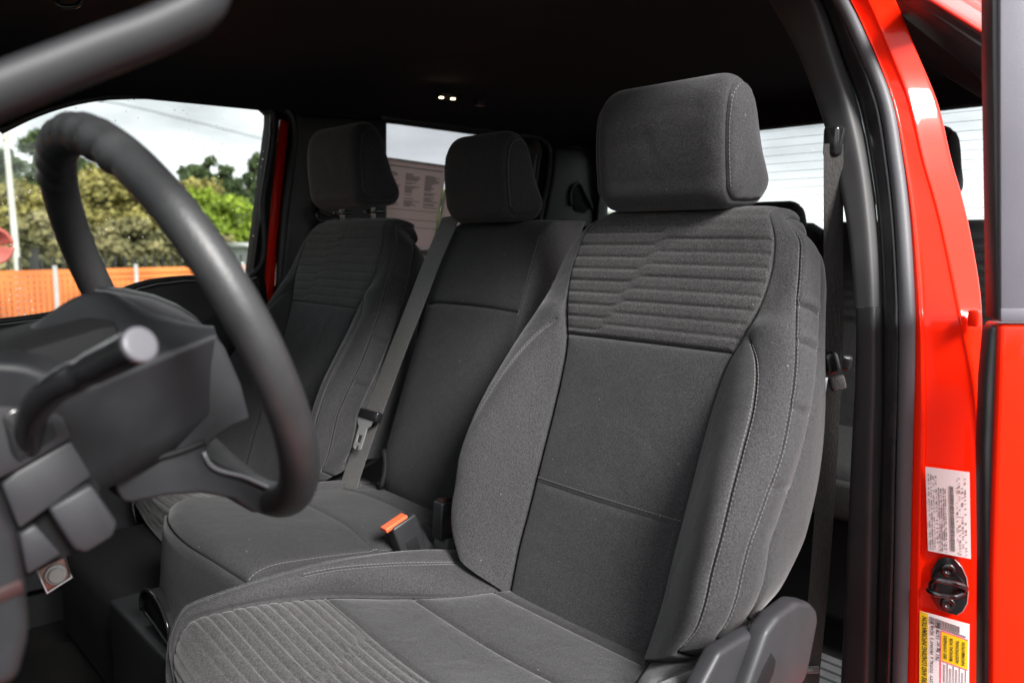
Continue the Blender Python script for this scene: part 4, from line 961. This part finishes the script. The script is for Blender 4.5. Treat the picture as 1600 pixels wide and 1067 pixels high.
# roof rail above the rear opening
def rail(pts, x): return np.array([at(*q, x=x) for q in pts])
n_ = 24
R0 = resample(rail([(1500, -60), (1640, 20), (1740, 75)], -.70), n_); R1 = resample(rail([(1420, -22), (1549, 58), (1690, 150)], -.785), n_); R2 = resample(rail([(1395, -20), (1549, 78), (1690, 170)], -.770), n_)
R3 = resample(rail([(1400, 0), (1549, 104), (1690, 200)], -.752), n_); R4 = resample(rail([(1410, 25), (1530, 122), (1549, 150), (1690, 240)], -.715), n_)
strip('roof_rail', [R0, R0*.6+R1*.4+np.array([-.012, 0, -.004]), R0*.45+R1*.55+np.array([.004, 0, -.004]), R0*.2+R1*.8+np.array([-.006, 0, 0]), R1, R1+np.array([.02, 0, 0])], M['red'], 8, 4)
strip('rail_seal', [R1+np.array([.010, 0, -.002]), R1*.5+R2*.5+np.array([-.004, 0, 0]), R2, R2*.5+R3*.5+np.array([-.008, 0, 0]), R3, R4], M['rubber'], 8, 3)
strip('rail_liner', [R4+np.array([0, 0, .002]), R4+np.array([.06, 0, .03]), R4+np.array([.12, 0, .075])], M['liner'], 6, 1)

fdv = unit(np.array([-.92, .40, 0])); fdn = unit(np.array([-.40, -.92, 0])); fo = np.array([-.93, 1.36, 0])
def fdp(a, z): return fo+fdv*a+np.array([0, 0, z])
fdoor = prism('front_door', [fdp(0, .55), fdp(1.0, .55), fdp(1.05, 1.1), fdp(1.02, 1.36), fdp(.0, 1.36)], -fdn*.06, M['red'], trk, bev=.012)
prism('door_panel', [fdp(.03, .60), fdp(.96, .60), fdp(1.0, 1.1), fdp(.98, 1.34), fdp(.03, 1.34)], fdn*.05, M['plastic'], fdoor, bev=.012)
wfr = [fdp(.0, 1.36), fdp(1.02, 1.36), fdp(.98, 1.62), fdp(.88, 1.86), fdp(.62, 1.88), fdp(.35, 1.74)]
wgl = [fdp(.10, 1.36), fdp(.95, 1.36), fdp(.92, 1.60), fdp(.84, 1.80), fdp(.64, 1.82), fdp(.38, 1.68)]
prism('window_frame', wfr, -fdn*.03, M['rubber'], fdoor, holes=[wgl], smooth=False)
prism('window', [p-fdn*.012 for p in wgl], -fdn*.004, M['glass_w'], fdoor, smooth=False)

# ------------------------------------------------------------------ rear bench
rear = thing('rear_bench', (0, -.85, BASE_Z), 'dark rear bench seat seen behind the front seats below the back window', 'bench seat')
def rsec(x0, x1, name, z1=1.545, zig=0):
    rows = []
    for x in np.linspace(x0, x1, 30):
        e = min(x-x0, x1-x)/.05; f = 1 if e > 1 else math.sqrt(max(0, 1-(1-e)**2)); rows.append([])
        for t in np.linspace(0, 1, 90):
            z = 1.00+(z1-1.0)*min(t/.85, 1); y = -.93-.14*(z-1.0)/.5
            if t > .85: a = (t-.85)/.15*math.pi/2; z = z1-.03+.03*math.sin(a)-.0; y -= .06*(1-math.cos(a))
            rib = .004*abs(math.sin(z*math.pi/.024)) if (1.30 < z < z1-.04 and x0+.07 < x < x1-.07) else 0
            rows[-1].append((x, y-.035*(1-f)+rib, z-.03*(1-f)*(z > 1.4)))
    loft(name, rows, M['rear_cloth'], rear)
rsec(-.80, -.125, 'seat_back'); rsec(-.115, .80, 'seat_back')
for x0, x1 in ((-.80, -.125), (-.115, .80)):
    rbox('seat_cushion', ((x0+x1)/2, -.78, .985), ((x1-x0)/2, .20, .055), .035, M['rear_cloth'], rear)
    rbox('cushion_lip', ((x0+x1)/2, -.565, .975), ((x1-x0)/2-.004, .012, .040), .010, M['rear_cloth'], rear)
    rbox('seat_riser', ((x0+x1)/2, -.80, .80), ((x1-x0)/2-.03, .17, .12), .02, M['black'], rear)
for x, zb, hw in ((-.316, 1.585, .150), (.012, 1.445, .095), (.42, 1.585, .150)):
    h_ = build_headrest(rear, x, hw=hw, z0=zb, y0=-1.085, sc=.85 if hw < .1 else .98, m=M['cloth_shaded'])

# ------------------------------------------------------------------ belts and buckles
cbel = thing('seat_belt', (.15, 0, 1.5), 'grey belt with bright metal tongue lying along the edge of the narrow middle seat', 'seat belt')
CB = [(706, 338), (700, 352), (690, 375), (675, 410), (655, 462), (640, 500), (622, 545), (604, 592), (590, 630), (577, 664), (566, 695), (556, 725), (546, 757), (538, 785)]
pc = (np.array([.15, -.045, 1.53])+BN*.014, BN)
cbp = curve([at(*q, pl=pc) for q in CB], 60)
cbp = np.vstack([[cbp[0]-BN*.08+BU*.0, cbp[0]-BN*.035+BU*.008], cbp])
ribbon('webbing', cbp, unit(np.array([.95, .12, -.10]))*.0275, .0016, M['web'], cbel)
tp = at(576, 648, pl=(pc[0]+BN*.010, BN)); td = unit(at(568, 700, pl=pc)-at(590, 625, pl=pc)); tw = unit(np.cross(BN, td)); tw = tw if tw[0] > 0 else -tw
rbox('tongue_grip', tp, (.040, .0105, .008), .004, M['gloss'], cbel, ax=(tw, td, BN))
def tongue(tp, td, tw, nn, par, s=1.0):
    pr = [(-.021, .002), (.021, .002), (.016, .012), (.0105, .016), (.010, .046), (.0045, .048), (.0035, .042), (-.0035, .042), (-.0045, .048), (-.010, .046), (-.0105, .016), (-.016, .012)]
    hl_ = [(-.0055, .027), (.0055, .027), (.0055, .038), (-.0055, .038)]
    f = lambda q: tp+tw*q[0]*s+td*(q[1]*s+.004)+nn*.003
    prism('metal_tongue', [f(q) for q in pr], nn*.0022, M['chrome'], par, holes=[[f(q) for q in hl_]], smooth=False)
tongue(tp, td, tw, BN, cbel, 1.45)
tube('belt_guide', curve([at(588, 700, pl=pc), at(590, 730, pl=pc), at(582, 760, pl=pc)], 8)-BN*.02, .006, M['black'], cbel, 8)

buck = thing('seat_belt_buckle', (-.17, .25, 1.0), 'black seat belt buckle with orange red release button lying between the seats', 'buckle', 'buckles between the front seats')
bT = .5*(at(597, 828, x=-.175)+at(634, 803, x=-.175)); bB = .5*(at(672, 850, x=-.175)+at(636, 876, x=-.175))
bw = at(634, 803, x=-.175)-at(597, 828, x=-.175); bl = bB-bT; e1 = unit(bw); e2 = unit(bl-bl@e1*e1); e3 = np.cross(e1, e2); e3 = e3 if e3[0] < 0 else -e3
bc = .5*(bT+bB); hw_, hl2 = np.linalg.norm(bw)/2, np.linalg.norm(bl)/2
b0 = rbox('buckle_case', bc+e2*.004, (hw_, hl2, .0125), .004, M['plastic'], buck, ax=(e1, e2, e3))
rbox('release_button', bT+e2*.0015, (hw_*.90, .0035, .0085), .0012, M['orange'], b0, ax=(e1, e2, e3))
rbox('case_badge', bc+e2*.012+e3*.0128, (hw_*.45, hl2*.32, .0006), .0004, M['black'], b0, ax=(e1, e2, e3))
tube('buckle_stalk', [bB-e2*.005, bB+e2*.03-np.array([0, .02, .02]), bB+np.array([0, -.05, -.07])], .011, M['black'], buck, sec=rrsec(1.3, .5, .2))
buck2 = thing('seat_belt_buckle', (-.17, .20, 1.0), 'upright black seat belt buckle in a rubber sleeve, tucked against the driver seat bolster', 'buckle', 'buckles between the front seats')
c1 = .5*(at(681, 776, x=-.18)+at(716, 785, x=-.18)); c2 = .5*(at(676, 836, x=-.18)+at(716, 842, x=-.18)); e2 = unit(c2-c1); e1 = unit(np.cross(e2, [-1., 0, 0])); e3 = np.cross(e1, e2)
q1 = rbox('buckle_case', .5*(c1+c2), (.021, np.linalg.norm(c2-c1)/2, .0125), .004, M['plastic'], buck2, ax=(e1, e2, e3))
rbox('release_button', c1-e2*.0005, (.017, .003, .007), .001, M['dull_red'], q1, ax=(e1, e2, e3))
tube('buckle_sleeve', [c2-e2*.002, c2+e2*.03, c2+e2*.06], .0125, M['mat_rubber'], buck2, sec=rrsec(1.45, .95, .3))
anch = prism('buckle_anchor', [at(*q, x=-.185) for q in [(716, 893), (745, 862), (752, 872), (730, 900)]], (.012, 0, 0), M['plastic_mid'], buck2, bev=.002)

dbel = thing('seat_belt', (-.72, -.02, .62), 'long grey seat belt hanging beside the driver seat near the door pillar', 'seat belt')
DBc = [(1302, 225), (1302, 300), (1302, 420), (1302, 520), (1297, 640), (1291, 750), (1284, 850), (1276, 950), (1266, 1050), (1262, 1110)]
dp = curve([at(q[0], q[1], x=-.655-.03*i/9) for i, q in enumerate(DBc)], 60)
vw = unit(np.array([.62, .60, 0])*np.array([-1, -1, 1]))
ribbon('webbing', dp, unit(np.array([.665, .7466, 0]))*.0142, .0016, M['web_shaded'], dbel)
rbox('upper_guide', at(1304, 222, x=-.652), (.012, .014, .022), .006, M['gloss'], dbel)
fe = at(1264, 1048, x=-.684); tube('webbing_fold', [fe+np.array([.016, .016, .0]), fe-np.array([.010, .010, -.003])], .0052, M['web'], dbel, 10)
tg = at(1306, 572, x=-.735)
rows = []
gsec = [(-.0230, -.010), (-.0215, -.016), (-.012, -.018), (0, -.013), (.012, -.014), (.020, -.010), (.0225, 0), (.020, .012), (.012, .018), (0, .020), (-.010, .019), (-.019, .012)]
gx = RT*1.0
ta = unit(.9*RT+.25*np.array([0, 0, 1.])); tb_ = unit(np.cross(FW*np.array([1, 1, 0]), ta)); tb_ = tb_ if tb_[2] > 0 else -tb_; tcx = np.cross(ta, tb_)
tg = at(1297, 567, x=-.675); rbox('tongue_grip', tg, (.0120, .0165, .011), .0085, M['black_s'], dbel, ax=(ta, tb_, tcx), seg=5)
tg2 = at(1317, 566, x=-.672); rbox('tongue_grip', tg2, (.0115, .0125, .010), .0070, M['black_s'], dbel, ax=(unit(ta-.5*tb_), unit(tb_+.5*ta), tcx), seg=5)
rbox('webbing_stop', at(1308, 598, x=-.672), (.0115, .0105, .006), .004, M['web'], dbel, ax=(ta, tb_, tcx), seg=3)
prism('metal_tongue', [at(*q, x=-.678) for q in [(1289, 590), (1294, 590), (1288, 627), (1284, 629)]], np.array([.010, -.016, 0]), M['chrome'], dbel, bev=.0006)

pbel = thing('seat_belt', (.83, -.13, 1.0), 'dark seat belt with loop guide on the far pillar behind the passenger headrest', 'seat belt')
tube('loop_guide', curve(ppx([(495, 342), (493, 335), (497, 330), (505, 333), (520, 338), (528, 336), (531, 342), (528, 350), (520, 350), (505, 346), (495, 342)], x=.80), 44), .0055, M['gloss'], pbel, 8)
ribbon('webbing', curve(ppx([(512, 336), (508, 300), (506, 250)], x=.812), 10), np.array([0, .022, 0]), .0016, M['web'], pbel)
ribbon('webbing', curve(ppx([(512, 346), (500, 400), (488, 470)], x=.805), 10), np.array([0, .022, 0]), .0016, M['web'], pbel)

# ------------------------------------------------------------------ papers on the far rear window
def paper(px, label, cols):
    P = ppx(px, x=XP-.004); o_ = thing('window_paper', P[0], label, 'paper', 'papers stuck on the rear window')
    sh = prism('sheet', P, (.001, 0, 0), M['paper'], o_, smooth=False)
    a, b, d = P[0], P[1], P[3]; ex_ = b-a; ey_ = d-a; mb = MB(); rr_ = random.Random(len(px)+cols)
    uy, ux = unit(ey_), unit(ex_); nn_ = np.array([-1., 0, 0])
    for c0 in [(.06, .26), (.34, .60), (.66, .92)][:cols]:
        for r_ in np.arange(.12, .46, .013):
            l = rr_.uniform(.4, 1)*(c0[1]-c0[0]); p = a+ex_*(c0[0]+l/2)+ey_*r_+nn_*.0008
            if rr_.random() < .85: mb.box(p, (np.linalg.norm(ex_)*l/2, np.linalg.norm(ey_)*.0036, .0004), (ux, uy, nn_))
    for y_ in (.05, .055, .50, .60, .68):
        mb.box(a+ex_*.5+ey_*y_+nn_*.0008, (np.linalg.norm(ex_)*.45, .0008, .0004), (ux, uy, nn_))
    mb.build('printed_lines', M['ink2'], o_, kind='stuff')
    rim = prism('sheet_border', [p+np.array([.002, 0, 0])+(p-np.mean(P, 0))*.05 for p in P], (.001, 0, 0), M['white'], o_, smooth=False, holes=[[p+np.array([.002, 0, 0])-(p-np.mean(P, 0))*.01 for p in P]])
paper([(602, 249), (697, 262), (672, 400), (590, 400)], 'pinkish printed sheet taped to the far rear window between two headrests', 3)
paper([(697, 300), (770, 305), (760, 420), (676, 420)], 'blank lower corner of a second sheet beside the middle headrest', 0)

# ------------------------------------------------------------------ floor mats
fm = [at(*q, z=.635) for q in [(-60, 1075), (0, 1040), (90, 1004), (130, 997), (150, 1000), (168, 1012), (190, 1040), (225, 1090), (230, 1140), (-60, 1140)]]
o = prism('carpet_mat', fm, (0, 0, -.012), M['carpet'], None, bev=.004); tag(o, 'dark carpet floor mat with rounded corner in the front footwell', 'floor mat')
mt = thing('rubber_mat', (-.35, -.5, .62), 'black ribbed rubber mat on the rear floor behind the driver seat', 'floor mat')
prism('mat_base', [(-.74, .02, .632), (-.08, .02, .632), (-.08, -.58, .632), (-.74, -.58, .632)], (0, 0, -.010), M['mat_rubber'], mt, bev=.003)
def mrib(y): return y
first = None
for i in range(18):
    y = -.01-i*.032
    if first is None: first = rbox('rib', (-.41, y, .634), (.31, .0085, .0045), .003, M['mat_rubber'], mt)
    else:
        c = first.copy(); COL.objects.link(c); c.location = (0, y+.01, 0)

# ------------------------------------------------------------------ outside
def struct(name, V, m):
    o = mobj(name, V, [[0, 1, 2, 3]], m, None, False); o['kind'] = 'structure'; return o
struct('ground', [(-600, -600, 0), (600, -600, 0), (600, 600, 0), (-600, 600, 0)], M['grass'])
struct('parking_lot', [(-30, -40, .006), (6.5, -40, .006), (6.5, 40, .006), (-30, 40, .006)], M['asphalt'])
# orange safety net on steel stakes
of = thing('safety_fence', (7, -1, 0), 'orange plastic safety net fence on grey stakes beyond the passenger window', 'fence')
mb = MB(); z0, z1 = .10, 1.20
for y in np.arange(-8, 4, .045): mb.box((7+.015*math.sin(y*2.1), y, (z0+z1)/2+.012*math.sin(y*1.7)+.006*math.sin(y*5)), (.003, .0165, (z1-z0)/2))
for z in np.arange(z0, z1+.001, .055): mb.box((7.004+.02*math.sin(z*9), -2, z), (.003, 6.0,   .0185 if z < z1-.03 else .024))
mb.build('net', M['net'], of, kind='stuff')
for y in (-5.9, -4.2, -2.6, -1.55, -.86, .4, 2.0):
    b = bmesh.new(); bmesh.ops.create_cube(b, size=1)
    for v in b.verts: v.co = Vector((6.985+v.co.x*.02, y+v.co.y*.035, .63+v.co.z*1.26))
    bmobj('stake', b, M['galv'], of)
fe_ = thing('iron_fence', (12, -5, 0), 'black iron picket fence in front of the trees', 'fence')
mb = MB()
for y in np.arange(-22, 6, .14): mb.box((12, y, .62), (.010, .014, .62))
mb.build('pickets', M['iron'], fe_, kind='stuff')
for z in (.25, 1.02):
    m2 = MB(); m2.box((12, -8, z), (.015, 14, .02)); m2.build('rail', M['iron'], fe_)
for y in np.arange(-21.5, 6, 2.44):
    m2 = MB(); m2.box((12, y+.22, .66), (.04, .04, .66)); m2.box((12, y+.22, 1.335), (.05, .05, .015)); m2.build('post', M['iron'], fe_)
p1, p2 = at(9, 215, x=14), at(29, 435, x=14); b_ = p2+(p2-p1)*1.2
lp_ = thing('utility_pole', (14, b_[1], 0), 'slim pale pole rising left of the steering wheel, beyond the window', 'pole')
tube('shaft', [(p2+(p2-p1)*.95), p2, p1, p1+(p1-p2)*.3], [.06, .055, .042, .04], M['conc'], lp_, 12)
tube('crossarm', [p1+np.array([0, -.35, .45]), p1+np.array([0, .35, .45])], .03, M['conc'], lp_, 8)
wr = thing('overhead_wire', (30, -10, 8), 'thin overhead cable crossing the pale sky in the passenger window', 'wire')
w0, w1 = at(60, 150, x=22), at(470, 232, x=22); wm = at(300, 190, x=22)
tube('cable', curve([w0+(w0-w1)*1.2, w0, at(158, 158, x=22), wm, w1, w1+(w1-w0)*.8], 50), .012, M['iron'], wr, 6)
rbox('splice', at(158, 158, x=22), (.03, .06, .03), .01, M['iron'], wr)
hs = thing('hose_coil', (6.2, 0, 0), 'faded red hose coil hung on a short stake at the edge of the passenger window', 'hose')
hc = at(-13, 384, x=6.2)
for k in range(7): tube('hose_loop', [hc+np.array([.03*(k-2), .0, 0])+(.125-.017*k)*np.array([0, math.cos(a), math.sin(a)*1.05]) for a in np.linspace(0, 2*np.pi, 41)[:-1]], .017, M['hose'], hs, 8, closed=True)
tube('stake', [(6.2, hc[1], 0), (6.2, hc[1], hc[2]+.18)], .025, M['galv'], hs, 8)
sh = thing('pale_shed', (30, -13.5, 0), 'low pale grey shed glimpsed beneath the bright green tree', 'shed')
c = at(392, 420, x=26); rbox('walls', (26, c[1]-2.1, .62), (2, 2.6, .60), .02, M['shed'], sh); prism('shed_roof', [(23.9, c[1]-4.8, 1.22), (28.1, c[1]-4.8, 1.22), (26, c[1]-4.8, 1.36)], (0, 5.5, 0), M['galv'], sh)

def leafcloud(name, blobs, n, size, m, parent, seed, flat=.75):
    """crown: leaf clusters through the volume of several lobes"""
    g = np.random.default_rng(seed); V = []; F = []
    wts = np.array([b[3]**2 for b in blobs]); wts /= wts.sum(); pick = g.choice(len(blobs), n, p=wts)
    d = unit(g.normal(size=(n, 3))); rr_ = g.uniform(.15, 1.0, n)**.5*(1+.55*g.random(n)**3)
    B_ = np.array([b[:4] for b in blobs])[pick]; p = B_[:, :3]+d*(rr_*B_[:, 3])[:, None]*np.array([1, 1, flat])
    a = unit(g.normal(size=(n, 3))); c_ = unit(np.cross(a, g.normal(size=(n, 3)))); sz = (size*g.uniform(.5, 1.35, n))[:, None]
    V = np.stack([p-a*sz-c_*sz*.4, p+a*sz*.3-c_*sz*.8, p+a*sz, p+c_*sz*.7], 1).reshape(-1, 3); F = np.arange(4*n).reshape(n, 4)
    return mobj(name, V, F, m, parent, False)
def tree(name, base, h, w_, m, seed, label, group, kind):
    g = random.Random(seed); t = thing(name, base, label, 'tree', group); bx, by, _ = base
    blobs = []; limbs = []
    if kind == 'pine':
        for i in range(20):
            f = .36+.64*i/19; r_ = w_*(.16+.34*(1-abs(f-.62)/.5)); a = g.uniform(0, 6.28); q = w_*(.15+.75*g.random())*(1.15-f*.8)
            p = (bx+q*math.cos(a), by+q*math.sin(a), h*f-r_*.3); blobs.append((*p, r_*g.uniform(.55, .9))); limbs.append((f-.1, p))
        n, s = 6500, .115
    else:
        for i in range(26):
            f = g.uniform(.26, .96); a = g.uniform(0, 6.28); q = w_*g.uniform(.1, .95)*(1.15-abs(f-.45)); p = (bx+q*math.cos(a), by+q*math.sin(a), h*f)
            blobs.append((*p, w_*g.uniform(.14, .36))); limbs.append((f*.6, p))
        n, s = 7000, .10
    tr = tube('trunk', [(bx, by, -.1), (bx+.1, by, h*.35), (bx-.05, by+.1, h*.7), (bx, by, h*.97)], [h*.022, h*.017, h*.011, .02], M['bark'], t, 8)
    for f, p in limbs:
        s0 = np.array([bx, by, h*f*.95]); tube('limb', [s0, (s0+np.array(p))/2+np.array([0, 0, .1]), np.array(p)], [h*.008, h*.005, .02], M['bark'], tr, 6)
    leafcloud('crown', blobs, n, s, m, t, seed)
def ytop(px, py, x): p = at(px, py, x=x); return p[1], p[2]
spec = [('pine_tree', 62, 208, 44, 2.0, 'pine', 'pine', 'tall dark pine just right of the pale pole'), ('pine_tree', 5, 238, 47, 2.2, 'pine', 'pine', 'dark pine behind the pale pole'),
        ('pine_tree', 120, 250, 50, 2.0, 'pine', 'pine', 'dark pine hidden behind the steering wheel top'), ('pine_tree', 292, 262, 46, 1.6, 'pine', 'pine', 'small dark pine right of the wheel rim'),
        ('pine_tree', 318, 252, 44, 1.7, 'pine', 'pine', 'dark green pine above the bright green tree'), ('pine_tree', 350, 262, 47, 1.8, 'pine', 'pine', 'broad dark pine behind the bright green tree'),
        ('pine_tree', 398, 244, 42, 1.35, 'pine', 'pine', 'open dark pine next to the far window frame'), ('pine_tree', 440, 250, 45, 1.7, 'pine', 'pine', 'dark pine mostly hidden by the far door frame'),
        ('olive_tree', 30, 300, 36, 2.0, 'olive', 'broad', 'yellowish budding tree around the pale pole foot'), ('olive_tree', 95, 292, 34, 1.9, 'olive', 'broad', 'yellowish budding tree left of the far wheel rim'),
        ('olive_tree', 165, 272, 35, 2.2, 'olive', 'broad', 'tallest yellowish tree framed inside the steering wheel'), ('olive_tree', 225, 285, 33, 2.0, 'olive', 'broad', 'yellowish tree behind the near wheel rim'),
        ('olive_tree', 285, 280, 36, 1.7, 'olive', 'broad', 'ochre budding tree left of the bright green one'), ('lime_tree', 338, 300, 31, 1.7, 'lime', 'broad', 'bright fresh green tree right of the steering wheel'),
        ('lime_tree', 385, 345, 32, 1.2, 'lime', 'broad', 'lower bright green tree by the far window frame'), ('scrub_tree', 60, 345, 28, 1.5, 'scrub', 'broad', 'brownish scrub behind the iron fence at left'),
        ('scrub_tree', 140, 350, 28, 1.5, 'scrub', 'broad', 'brownish scrub behind the fence inside the wheel'), ('scrub_tree', 215, 348, 28, 1.5, 'scrub', 'broad', 'brownish scrub behind the fence near the wheel rim'),
        ('scrub_tree', 300, 352, 29, 1.4, 'scrub', 'broad', 'brownish scrub under the ochre tree'), ('lime_tree', 690, 300, 40, 1.6, 'lime', 'broad', 'fresh green tree seen between two papers in the rear side window')]
for i, (nm, px_, py_, x_, w_, mk, kd, lb) in enumerate(spec):
    y_, z_ = ytop(px_, py_, x_); tree(nm, (x_, y_, 0), z_*1.02, w_, M[mk], 100+i, lb, 'trees beyond the fence', kd)
for i, (px_, py_) in enumerate(((938, 330), (1000, 345))):
    p = at(px_, py_, y=-40); tree('roadside_tree', (p[0], p[1], 0), p[2]*1.02, 2.0, M['scrub'], 300+i, ['tree seen low in the rear window left of the driver headrest', 'tree behind the rear window hidden by the driver headrest'][i], 'trees behind the truck', 'broad')
tl_ = thing('tree_line', (60, -20, 0), 'x', 'x')
bpy.data.objects.remove(tl_)
bl_ = [(62+random.uniform(-3, 3), y, random.uniform(1.0, 3.4), random.uniform(1.4, 2.3)) for y in np.arange(-60, 12, 1.5)]
bb_ = [(-45+random.uniform(-4, 4), y, random.uniform(1.0, 4.5), random.uniform(1.6, 2.8)) for y in np.arange(-30, 50, 2.0)]  # unseen wood behind the camera, added for the red paint to reflect
o = leafcloud('unseen_wood', bb_, 14000, .30, M['scrub'], None, 56); tag(o, 'unseen scrubby wood edge across the lot, added for reflections in the paint', 'wood', kind='stuff')
o = leafcloud('tree_line', bl_, 26000, .22, M['scrub'], None, 55); tag(o, 'distant scrubby wood edge beyond the fence', 'wood', kind='stuff')
